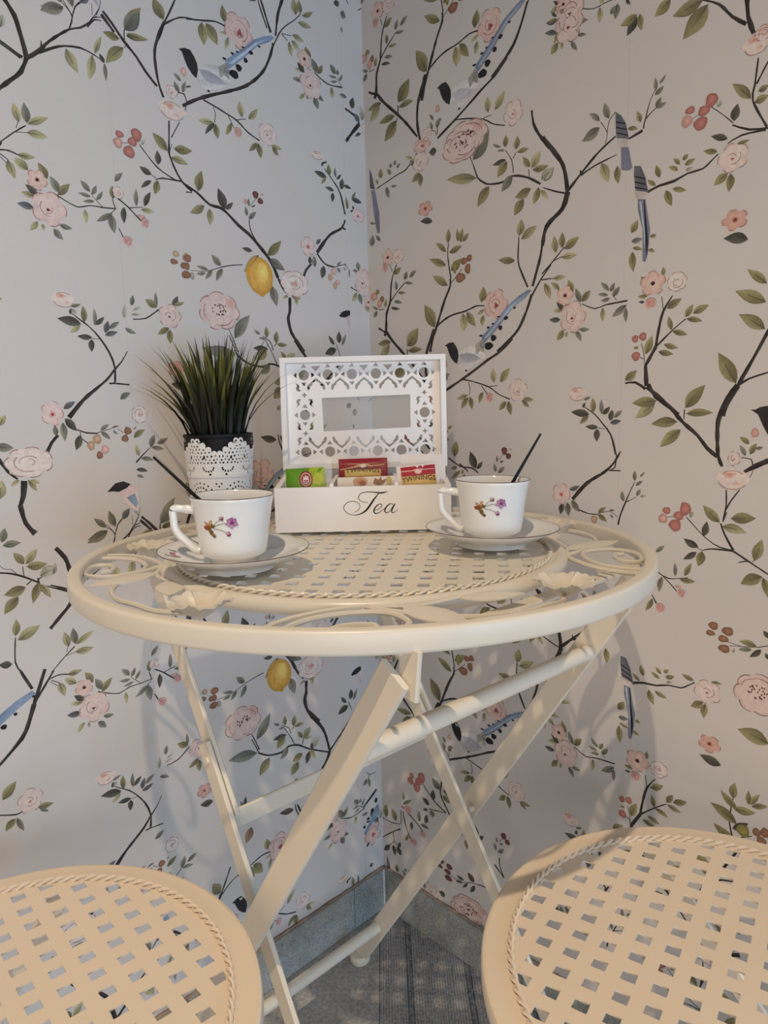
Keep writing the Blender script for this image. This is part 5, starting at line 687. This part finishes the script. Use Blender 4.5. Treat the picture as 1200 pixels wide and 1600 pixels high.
def spoon(p0, p1, label):
    p0, p1 = Vector(p0), Vector(p1); t = thing('teaspoon', p0, label, 'spoon', 'dark handled teaspoons standing in the cups')
    d = (p1-p0).normalized(); L = (p1-p0).length; sd = d.cross(Vector((0,1,0))).normalized(); n = sd.cross(d)
    mb = MB(); N = 10; pr = []
    for i in range(N+1):
        u = i/N; a = .0021-.0010*u; b = .0013-.0004*u
        pr.append((p0+d*(L*(.22+.78*u)), a, b))
    b0 = 0; V = []; F = []
    for c, a, b in pr:
        for k in range(8): qq = 2*pi*k/8; V.append(c+sd*(a*cos(qq))+n*(b*sin(qq)))
    for i in range(N):
        for k in range(8): F.append((i*8+k, i*8+(k+1) % 8, (i+1)*8+(k+1) % 8, (i+1)*8+k))
    F += [tuple(range(7,-1,-1)), tuple(N*8+k for k in range(8))]
    obj('handle', mb.add(V, F), 'black', t)
    bw = MB(); V = []; F = []; NA, NB = 14, 4
    for i in range(NB+1):
        for k in range(NA):
            qq = 2*pi*k/NA; s_ = i/NB; V.append(p0+d*(L*.11+L*.12*s_*cos(qq))+sd*(.0055*s_*sin(qq))+n*(.0022*(s_*s_-1)))
    for i in range(NB):
        for k in range(NA): F.append((i*NA+k, i*NA+(k+1) % NA, (i+1)*NA+(k+1) % NA, (i+1)*NA+k))
    obj('bowl', bw.add(V, F), 'black', t)
    return t
ZTOP = .7192
GC, GS, = 'white flowered teacups', 'white saucers'
mL = tilt(radians(.3), radians(.8)); mR = tilt(0, radians(.8))
saucer((-.1135,-.088), ZTOP+.0008, mL, 'white saucer with small flower print, under the left cup', GS,
       [(radians(188),.051,.0045,.003,.3,(178,104,112)),(radians(183),.054,.0035,.0022,1.2,(160,80,92)),(radians(195),.055,.005,.0014,.6,(120,124,96)),(radians(212),.050,.006,.001,-.5,(150,146,120)),(radians(176),.056,.004,.0012,.4,(104,108,82)),(radians(222),.052,.004,.0014,.2,(120,126,98))])
saucer((.1265,-.010), ZTOP, mR, 'white saucer under the right cup, on the lattice near the ring', GS)
cup((-.1140,-.087), ZTOP+.0058, mL, radians(-99), 'white teacup with purple flower sprig, in front of the lace pot', GC, radians(186))
cup((.1265,-.010), ZTOP+.0054, mR, radians(-104), 'white teacup with purple flower sprig, right of the tea box', GC, radians(176))
spoon((-.1020,-.0870,.7400), (-.1795,-.0865,.8190), 'black spoon handle leaning left out of the left cup')
spoon((.1235,-.0080,.7385), (.1790,.0100,.8265), 'black spoon handle leaning right out of the right cup')

# ------------------------------------------------------------------ potted grass
PX, PY, PZ = -.170, .120, ZTOP+.0003
pt = thing('potted_grass', (PX,PY,PZ), 'artificial grass in a white lace-cut pot behind the left cup', 'plant')
HP = .108
obj('inner_pot', MB().lathe([(0,.0015),(.0285,.0015),(.0375,HP-.001),(.0392,HP),(.0396,HP+.0035),(.0375,HP+.0035),(.0355,HP-.001),(.034,HP-.012),(0,HP-.012)], (PX,PY,PZ), 48), 'black', pt)
def lace_hole(a, z):        # a in motif units (0..1 around one scallop), z in metres
    return False
NSC = 5; PH0 = radians(-8.5); mb = MB(); NA, NZ = 640, 170; HL = .1075
def lace_r(z): return .0312+(.0408-.0312)*z/HP
def scallop_top(a):
    t = abs((((a-PH0)*NSC/(2*pi)) % 1)-.5)*2            # 0 at the peak, 1 in the dip
    step = math.floor(t*4.0)/4.0; loc = (t*4.0) % 1
    return HL-.0185*step-.0032+.0032*sqrt(max(0, 1-(2*loc-1)**2))
holes = []
rg = random.Random(5)
W1 = 2*pi/NSC
for m in range(NSC):
    ac = W1*(m+.5)+PH0
    for step in range(4):
        for sg in ((-1, 1)):
            t = (step+.5)/4; holes.append((ac+sg*t*W1/2, HL-.0185*step/1.0-.0033, .0014, .0012))
    for fc in (-.27, .27):
        for i in range(7):
            q_ = pi*(i/6)+pi; holes.append((ac+fc*W1+.0060*cos(q_)/.037, .0745+.0040*sin(q_), .0010, .0011))
    for i in range(11):                       # lower band: arched fans of slits
        q_ = pi*i/10
        for rad_, sz in ((.0165, 1.0), (.0118, 1.1), (.0072, .9)):
            holes.append((ac+rad_*cos(q_)/.0345, .0400+rad_*1.05*sin(q_), .0010*sz, .0012*sz))
    for i in range(3): holes.append((ac+W1/2+(-.0028+.0028*i)/.035, .0565-(i == 1)*.003, .0010, .0010))
for j in range(8):                            # staggered field of small petals over the upper band
    for i in range(56):
        a = 2*pi*(i+.5*(j % 2))/56; zz = .0800+j*.0038
        if zz < scallop_top(a % (2*pi))-.0040: holes.append((a+rg.uniform(-.012,.012), zz+rg.uniform(-.0006,.0006), rg.uniform(.0007,.0012), rg.uniform(.0008,.0013)))
hb = {}
for h in holes:
    a = (h[0] % (2*pi)); 
    for d in (-1, 0, 1): hb.setdefault((int(a/(2*pi)*64)+d) % 64, []).append((a, *h[1:]))
V = []; keep = []
for i in range(NA):
    a = 2*pi*i/NA
    for j in range(NZ+1):
        z = .001+(HL-.001)*j/NZ; r = lace_r(z)+(.0009 if abs(z-.0655) < .0020 else 0); V.append((PX+r*cos(a), PY+r*sin(a), PZ+z))
F = []
for i in range(NA):
    a = 2*pi*(i+.5)/NA; top = scallop_top(a); hh = hb.get(int(a/(2*pi)*64) % 64, [])
    for j in range(NZ):
        z = .001+(HL-.001)*(j+.5)/NZ
        if z > top: continue
        r = lace_r(z); cut = False
        for ha, hz, hw, hl in hh:
            da = (a-ha+pi) % (2*pi)-pi
            if (da*r/hw)**2+((z-hz)/hl)**2 < 1: cut = True; break
        if not cut: k = (i+1) % NA; F.append((i*(NZ+1)+j, k*(NZ+1)+j, k*(NZ+1)+j+1, i*(NZ+1)+j+1))
lp = obj('lace_pot', MB().add(V, F), 'lace', pt)
sm = lp.modifiers.new('thickness', 'SOLIDIFY'); sm.thickness = .0006; sm.offset = -1
# blades
rb = random.Random(21)
def blade(base, ang, reach, height, wid, tone, curl):
    N = 7; V = []; C = []; F = []
    dx, dy = cos(ang), sin(ang)
    lo_, mi_, hi_ = (lin((13,16,12)), lin((38,45,22)), lin((134,132,62))) if tone > .45 else (lin((11,13,11)), lin((21,26,18)), lin((60,64,36)))  # near-black bases partly paint in the tuft's shade; green and yellow tips are pigment
    tw = rb.uniform(-.6, .6)
    for i in range(N):
        t = i/(N-1); ro = reach*t**1.8; z = height*(t-curl*t**3*.35)
        c = Vector((base[0]+dx*ro, base[1]+dy*ro, base[2]+z)); w_ = wid*(1-t**1.6)*.5*(.75+.5*t)+.00012
        a2 = ang+pi/2+tw*t; sdv = Vector((cos(a2), sin(a2), 0))
        up_ = Vector((-dx, -dy, 0))*(w_*.45)
        V += [c-sdv*w_, c+up_*0-Vector((dx,dy,0))*(w_*.5), c+sdv*w_]
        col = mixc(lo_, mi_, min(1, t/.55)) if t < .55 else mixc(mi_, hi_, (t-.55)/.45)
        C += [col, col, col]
    for i in range(N-1): F += [(3*i, 3*i+1, 3*i+4, 3*i+3), (3*i+1, 3*i+2, 3*i+5, 3*i+4)]
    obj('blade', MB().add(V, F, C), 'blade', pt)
ZB = PZ+HP-.012
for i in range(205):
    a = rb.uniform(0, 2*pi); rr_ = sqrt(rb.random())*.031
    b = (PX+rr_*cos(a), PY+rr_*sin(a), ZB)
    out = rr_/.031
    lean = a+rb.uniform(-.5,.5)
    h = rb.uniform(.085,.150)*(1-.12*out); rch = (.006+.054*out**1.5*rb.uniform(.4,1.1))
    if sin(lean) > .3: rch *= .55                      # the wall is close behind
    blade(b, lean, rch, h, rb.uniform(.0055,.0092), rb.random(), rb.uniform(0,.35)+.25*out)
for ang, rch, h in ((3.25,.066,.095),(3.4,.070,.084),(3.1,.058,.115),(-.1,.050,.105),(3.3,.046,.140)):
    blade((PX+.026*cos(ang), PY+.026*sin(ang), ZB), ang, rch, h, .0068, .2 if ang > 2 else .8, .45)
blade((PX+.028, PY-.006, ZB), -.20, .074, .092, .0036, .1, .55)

# ------------------------------------------------------------------ tea box
BX0, BX1, BY0, BY1, BZ = -.1025, .0955, .0812, .2050, ZTOP
bxm = thing('tea_box', ((BX0+BX1)/2, BY0, BZ), 'white wooden tea box with open fretwork lid and black Tea lettering', 'box')
TH_ = .006; ZF, ZBK = BZ+.0505, BZ+.0600
def panel(name, mb, mat='wood', par=bxm, **k): return obj(name, mb, mat, par, False, **k)
panel('front_panel', MB().box(BX0, BX1, BY0, BY0+TH_, BZ, ZF))
panel('back_panel', MB().box(BX0, BX1, BY1-TH_, BY1, BZ, ZBK))
panel('base_panel', MB().box(BX0+TH_, BX1-TH_, BY0+TH_, BY1-TH_, BZ+.0005, BZ+.005))
for x0 in (BX0, BX1-TH_):       # side with a sloping top edge
    a, b = BY0+TH_, BY1-TH_; x1 = x0+TH_
    panel('side_panel', MB().add([(x0,a,BZ),(x1,a,BZ),(x1,b,BZ),(x0,b,BZ),(x0,a,ZF),(x1,a,ZF),(x1,b,ZBK),(x0,b,ZBK)], [(0,3,2,1),(4,5,6,7),(0,1,5,4),(1,2,6,5),(2,3,7,6),(3,0,4,7)]))
for xd in (-.0385, .0345):
    panel('divider', MB().box(xd-.002, xd+.002, BY0+TH_, BY1-TH_, BZ+.005, ZF+.003))
# lettering: drawn pen strokes, thick and thin, as a flat print on the front panel
SC = .0007133/4.0
def stroke(mb, pts, ws):
    P = spline([(x, y, w_) for (x, y), w_ in zip(pts, ws)], 8); L, R = [], []
    for i, (x, y, w_) in enumerate(P):
        a, b = P[max(0,i-1)], P[min(len(P)-1,i+1)]; dx, dy = b[0]-a[0], b[1]-a[1]; l = hypot(dx, dy) or 1
        L.append((x-dy/l*w_/2, y+dx/l*w_/2)); R.append((x+dy/l*w_/2, y-dx/l*w_/2))
    def m(x, y): return (-.1024+(x-35)*SC*1.0, BY0-.0003, ZF-(y-895)*SC*.995)
    n = len(L); mb.add([m(*p) for p in L+R], [(i, i+1, n+i+1, n+i) for i in range(n-1)])
mb = MB()
stroke(mb, [(622,998),(585,992),(562,968),(578,940),(620,930),(665,934),(710,938),(744,930)], [2,3,4,4,4,6,9,3])
stroke(mb, [(694,938),(662,975),(632,1018),(605,1050),(570,1070),(530,1076),(490,1062),(468,1034),(480,1004),(515,988),(552,994),(570,1018),(560,1044),(532,1058)], [4,9,12,10,6,3,3,3.5,3.5,3,3,3,2.5,2])
stroke(mb, [(655,1050),(685,1042),(708,1022),(700,1009),(678,1018),(658,1045),(662,1066),(684,1066),(712,1048),(730,1034)], [2.5,3,4,4,6,8,7,4,3,2.5])
stroke(mb, [(782,1016),(764,1008),(742,1022),(726,1048),(734,1066),(756,1054),(780,1022)], [3,4,7,8,5,3,3])
stroke(mb, [(792,1008),(776,1036),(768,1060),(780,1066),(800,1054),(808,1046)], [6,8,7,4,2.5,2])
obj('lettering', mb, 'letter', bxm, False)
# lid: shallow tray standing open, fretwork panel at its back
LH, LT = .1400, radians(4.0); LZ0 = ZBK+.0006; LY0 = BY1-.012
def lidpt(x, h, d): return Vector((x, LY0+.012+h*sin(LT)-d*cos(LT), LZ0+h*cos(LT)+d*sin(LT)))
LX0, LX1 = -.1065, .1015
def lbox(x0, x1, h0, h1, d0, d1, mb=None):
    P = [lidpt(x, h, d) for h in (h0, h1) for x, d in ((x0,d1),(x1,d1),(x1,d0),(x0,d0))]
    return (mb or MB()).add(P, [(0,3,2,1),(4,5,6,7),(0,1,5,4),(1,2,6,5),(2,3,7,6),(3,0,4,7)])
fm = MB()
for a in ((LX0, LX1, LH-.0065, LH, 0, .016), (LX0, LX1, 0, .0065, 0, .016), (LX0, LX0+.0065, .0066, LH-.0066, 0, .016), (LX1-.0065, LX1, .0066, LH-.0066, 0, .016)): lbox(*a, mb=fm)
lid = panel('lid', fm)
# fretwork: unit cell of ring, four darts and two curled openings, round a clear window
loops = [[(LX0+.0066,.0066),(LX1-.0066,.0066),(LX1-.0066,LH-.0066),(LX0+.0066,LH-.0066)]]
PXU = .000813/4.364
def cx_(v): return -.1055+(435+v/4.364-440)*.000813
def ch_(v): return LH-(550+v/4.364-560)*.000813
loops.append([(cx_(288),ch_(312)),(cx_(892),ch_(302)),(cx_(892),ch_(525)),(cx_(294),ch_(540))])
U = 165*PXU
def hole(pts): loops.append(pts)
def cell(ox, oy, inner, edges):
    hole(circ(ox, oy, U*.215, 18))
    for a in range(4):
        ca, sa = cos(a*pi/2), sin(a*pi/2)
        if a in edges: continue
        tri = [(.30,-.115),(.30,.115),(.455,0)] if True else None
        hole([(ox+U*(x*ca-y*sa), oy+U*(x*sa+y*ca)) for x, y in tri])
COMMA = [(-.40,-.42),(-.30,-.32),(-.20,-.24),(-.13,-.27),(-.16,-.36),(-.10,-.46),(-.14,-.58),(-.20,-.66),(-.24,-.58),(-.27,-.47),(-.36,-.47)]
def comma(ox, oy, rot, mir):
    P = []
    for x, y in COMMA:
        x = x*mir; c_, s_ = cos(rot), sin(rot); P.append((ox+U*(x*c_-y*s_)*.92, oy+U*(x*s_+y*c_)*.92))
    hole(P if mir > 0 else P[::-1])
xs = [cx_(170+164*i) for i in range(6)]; yt, ym, yb = ch_(155), ch_(425), ch_(678)
for i, x in enumerate(xs):
    cell(x, yt, -1, ()); cell(x, yb, 1, (3,))
for x in (xs[0], xs[5]):
    cell(x, ym, 0, ())
CHEV = [(0,-.13),(-.20,-.31),(-.37,-.47),(-.39,-.62),(-.33,-.70),(-.27,-.60),(-.245,-.50),(-.17,-.47),(-.15,-.36),(-.07,-.31),(0,-.25)]
CHEV = CHEV+[(-x, y) for x, y in CHEV[1:-1]][::-1]
for i in range(1, 6):        # chevron openings under the crossings, on the window side, and darts on the outer side
    xm = (xs[i-1]+xs[i])/2
    hole([(xm+U*x*.98, yt+U*y*.92) for x, y in CHEV]); hole([(xm-U*x*.98, yb-U*y*.92) for x, y in CHEV])
    hole([(xm, yt+U*.13), (xm+U*.20, yt+U*.36), (xm-U*.20, yt+U*.36)])
for x in (xs[0], xs[5]):     # side borders: star openings and curls
    for y in ((yt+ym)/2, (ym+yb)/2):
        hole([(x+U*(.13 if k % 2 == 0 else .055)*cos(k*pi/4), y+U*(.13 if k % 2 == 0 else .055)*sin(k*pi/4)) for k in range(8)])
        for sx in (-1, 1):
            for sy in (-1, 1):
                if sx*x < 0 and sy*(y-ym) > 0: continue
                P = [(.16,.20),(.26,.16),(.36,.20),(.40,.32),(.34,.44),(.42,.56),(.30,.50),(.22,.40),(.27,.30)]
                P = [(x+sx*U*.86*a, y+sy*U*.9*b) for a, b in P]; hole(P if sx*sy > 0 else P[::-1])
fill2d('fretwork_panel', loops, .0026, lambda x, y, z: lidpt(x, y, .0022+z), 'wood', lid)
obj('window_pane', lbox(cx_(280), cx_(900), ch_(548), ch_(296), .0002, .0007), 'pane', lid, False)
for x in (-.075, .068): obj('hinge', MB().tube([lidpt(x-.009,-.0008,-.0018), lidpt(x+.009,-.0008,-.0018)], .0022, 10), 'gold', lid)

# ------------------------------------------------------------------ tea bags in the box
def packet(name, x, z0, y0, wd, ht, lean, roll, label, cat, group, mat='label', base=(230,225,215), puff=.004, cells=None, pix=None):
    """upright sachet; (x,z0) lower centre, lean back, roll in its plane. returns thing and a function placing print on its face"""
    t = thing(name, (x, y0, z0), label, cat, group)
    ux = Vector((cos(roll), 0, sin(roll))); uz = Vector((-sin(roll)*cos(lean), sin(lean), cos(roll)*cos(lean))); un = ux.cross(uz).normalized()   # un points to viewer (-y)
    o = Vector((x, y0, z0))
    def at(u, v, d): return o+ux*(u*wd)+uz*(v*ht)+un*d
    def bulge(u, v): return puff*max(0, (1-(2*u)**4))*max(0, 1-(2*v-1)**4)
    N, M = 14, 12; V = []; Fs = []
    for s_ in (1, -1):
        for j in range(M+1):
            for i in range(N+1):
                u, v = i/N-.5, j/M; V.append(at(u, v, s_*(bulge(u, v)*.5+.0003)+.0003*sin(i*5+j*3)))
    K = (N+1)*(M+1)
    for j in range(M):
        for i in range(N):
            a = j*(N+1)+i; Fs.append((a, a+1, a+N+2, a+N+1)); Fs.append((K+a, K+a+N+1, K+a+N+2, K+a+1))
    for i in range(N): Fs += [(i, K+i, K+i+1, i+1), (M*(N+1)+i, M*(N+1)+i+1, K+M*(N+1)+i+1, K+M*(N+1)+i)]
    for j in range(M): Fs += [(j*(N+1), (j+1)*(N+1), K+(j+1)*(N+1), K+j*(N+1)), (j*(N+1)+N, K+j*(N+1)+N, K+(j+1)*(N+1)+N, (j+1)*(N+1)+N)]
    body = obj('sachet', MB().add(V, Fs, [lin(base)]*len(V)), mat, t, True, 50)
    cnt = [0]
    def shape(mb, pts, col, grad=None):     # pts in face units (u -.5..5, v 0..1), fan about centroid
        cnt[0] += 1; d = .0009+2.5e-5*cnt[0]
        cu, cv = sum(p[0] for p in pts)/len(pts), sum(p[1] for p in pts)/len(pts); n = len(pts)
        # three rings so that the print follows the puffed face
        V = []; F = []; C = []
        for r in (1, .66, .33):
            for u, v in pts: a, b = cu+(u-cu)*r, cv+(v-cv)*r; V.append(at(a, b, bulge(a, b)*.5+d)); C.append(lin(col) if not grad else lin(mixc(col, grad, 1-r)))
        V.append(at(cu, cv, bulge(cu, cv)*.5+d)); C.append(lin(grad or col))
        for k in range(2):
            for i in range(n): F.append((k*n+i, k*n+(i+1) % n, (k+1)*n+(i+1) % n, (k+1)*n+i))
        for i in range(n): F.append((2*n+i, 2*n+(i+1) % n, 3*n))
        mb.add(V, F, C)
    def dens(pts, k=6):
        out = []
        for i in range(len(pts)):
            a, b = pts[i-1], pts[i]
            for j in range(k): out.append((a[0]+(b[0]-a[0])*(j+1)/k, a[1]+(b[1]-a[1])*(j+1)/k))
        return out
    def text(s, u0, v0, size, col, arch=0):
        cu = bpy.data.curves.new('txt', 'FONT'); cu.body = s; cu.size = size; cu.align_x = 'CENTER'; cu.offset = size*.012; cu.space_character = 1.05
        tmp = bpy.data.objects.new('tmp', cu); COL.objects.link(tmp)
        me = bpy.data.meshes.new_from_object(tmp.evaluated_get(bpy.context.evaluated_depsgraph_get()))
        bpy.data.objects.remove(tmp, do_unlink=True); bpy.data.curves.remove(cu)
        cnt[0] += 3; d = .0012+2.5e-5*cnt[0]; V = []
        for v in me.vertices:
            u = u0+v.co.x/wd; vv = v0+v.co.y/ht+arch*(1-(v.co.x/(wd*.4))**2); V.append(at(u, vv, bulge(u, vv)*.5+d))
        mb = MB().add(V, [tuple(p.vertices) for p in me.polygons], [lin(col)]*len(V)); bpy.data.meshes.remove(me)
        return obj('printed_word', mb, mat if mat != 'cello' else 'label', body, False)
    return t, body, shape, dens, text, at
GTB = 'tea sachets in the box'
def rect(u0, u1, v0, v1): return [(u0,v0),(u1,v0),(u1,v1),(u0,v1)]
def disc(u, v, ru, rv, n=20): return [(u+ru*cos(2*pi*i/n), v+rv*sin(2*pi*i/n)) for i in range(n)]
ZI = BZ+.0052
# green sachet, left compartment
t, b, shape, dens, text, at = packet('tea_sachet', -.0683, ZI, .1010, .0445, .0655, radians(6), radians(1.5), 'green tea sachet with round red and white emblem', 'tea bag', GTB, base=(104,150,34))
mb = MB()
shape(mb, dens(rect(-.5,.5,.44,1.0)), (92,144,30), (122,166,40))
shape(mb, dens([(.02,.62),(.5,.60),(.5,1.0),(.12,1.0)]), (168,186,44), (150,178,44))
shape(mb, disc(.33,.80,.13,.10), (196,196,60), (176,184,50))
shape(mb, dens(rect(-.46,.46,.60,.625)), (70,120,28))
shape(mb, disc(.02,.80,.175,.150), (128,52,44)); shape(mb, disc(.02,.80,.145,.125), (214,150,140)); shape(mb, disc(.02,.80,.115,.098), (150,50,52)); shape(mb, disc(.02,.778,.082,.062), (232,212,206)); 
for u, v, a, c in ((-.03,.835,.022,.02),(.02,.85,.026,.022),(.07,.835,.022,.02)): shape(mb, disc(u,v,a,c,10), (236,214,208))
shape(mb, dens(rect(-.045,.085,.765,.785)), (150,50,52)); shape(mb, dens(rect(-.03,.07,.735,.752)), (120,60,60))
obj('printed_front', mb, 'label', b, False)
# red sachet, middle compartment
t, b, shape, dens, text, at = packet('tea_sachet', -.0035, ZI, .1480, .0590, .0715, radians(4), radians(.6), 'dark red tea sachet with gold band standing in the middle compartment', 'tea bag', GTB, base=(150,24,40))
mb = MB(); sh0 = shape; shape = lambda m_, p_, *c_: sh0(m_, [(u_, 1-(1-v_)*.60) for u_, v_ in p_], *c_)
shape(mb, dens(rect(-.47,.47,.45,.985)), (146,20,38), (160,30,46))
shape(mb, dens([(-.47,.855),(-.14,.835),(.47,.86),(.47,.875),(-.14,.85),(-.47,.87)]), (196,150,110))
shape(mb, dens([(-.47,.715),(-.16,.79),(-.10,.84),(.10,.84),(.16,.80),(.44,.83),(.44,.80),(.16,.765),(.08,.80),(-.08,.80),(-.16,.755),(-.47,.68)]), (206,164,110))
shape(mb, disc(.0,.795,.07,.06), (222,196,176)); shape(mb, disc(.0,.79,.045,.038), (240,226,214))
shape(mb, dens(rect(-.38,.36,.50,.685)), (226,192,96), (236,208,120))
obj('printed_front', mb, 'label', b, False)
text('TWININGS', -.01, .742, .0080, (74,50,24), .035)
# cream sachet in front of it
t, b, shape, dens, text, at = packet('tea_sachet', .0005, ZI, .1005, .0660, .0540, radians(5), radians(.5), 'cream tea sachet with brown sketches lying low in front of the red one', 'tea bag', GTB, base=(232,220,204))
mb = MB()
shape(mb, disc(-.10,.90,.13,.10), (206,170,140), (188,128,92)); shape(mb, disc(-.06,.86,.06,.06), (160,104,70))
shape(mb, [(.12,.86),(.16,.97),(.20,.90),(.26,.99),(.28,.90),(.36,.94),(.30,.84),(.22,.80)], (150,112,84))
shape(mb, disc(.40,.90,.05,.09), (196,180,120))
obj('printed_front', mb, 'label', b, False)
# right sachet: white envelope with a red and gold card
t, b, shape, dens, text, at = packet('tea_sachet', .0655, ZI, .1120, .0520, .0775, radians(7), radians(-1), 'tall white paper sachet standing behind the red and gold one on the right', 'tea bag', GTB, base=(236,228,220))
t, b, shape, dens, text, at = packet('tea_sachet', .0640, ZI, .0965, .0480, .0665, radians(5), radians(4.5), 'tilted red and gold tea sachet with white edges, right compartment', 'tea bag', GTB, base=(236,228,222))
mb = MB(); sh1 = shape; shape = lambda m_, p_, *c_: sh1(m_, [(u_, 1-(1-v_)*.72) for u_, v_ in p_], *c_)
shape(mb, dens(rect(-.40,.42,.74,.975)), (168,26,44), (178,34,52)); shape(mb, dens(rect(-.40,.42,.50,.75)), (214,174,86), (224,188,104))
shape(mb, dens([(-.40,.885),(-.10,.885),(-.06,.91),(.10,.91),(.14,.89),(.40,.885),(.40,.87),(.14,.872),(.10,.88),(-.06,.88),(-.10,.865),(-.40,.865)]), (232,196,180))
shape(mb, [(-.06,.99),(.0,.93),(.06,.99)], (236,228,222)); shape(mb, [(.08,.99),(.13,.93),(.18,.99)], (236,228,222))
shape(mb, disc(.01,.85,.09,.065), (226,170,172)); shape(mb, disc(.01,.85,.06,.045), (240,206,204))
obj('printed_front', mb, 'label', b, False)
text('TWININGS', .01, .712, .0076, (70,46,24), .035)
# clear wrappers
for x, y, z, wd, ht, le, ro, lab in ((-.0655,.1110,ZI,.0560,.0745,4,2,'crinkled clear wrapper behind the green sachet'), (.0005,.1660,ZI+.020,.0480,.0860,3,0,'clear wrapper sticking up behind the dark red sachet'), (-.0455,.1150,ZI,.0120,.0640,2,0,'narrow folded clear wrapper beside the divider, right of the green sachet')):
    packet('clear_wrapper', x, z, y, wd, ht, radians(le), radians(ro), lab, 'wrapper', 'clear wrappers in the box', mat='cello', puff=.003)
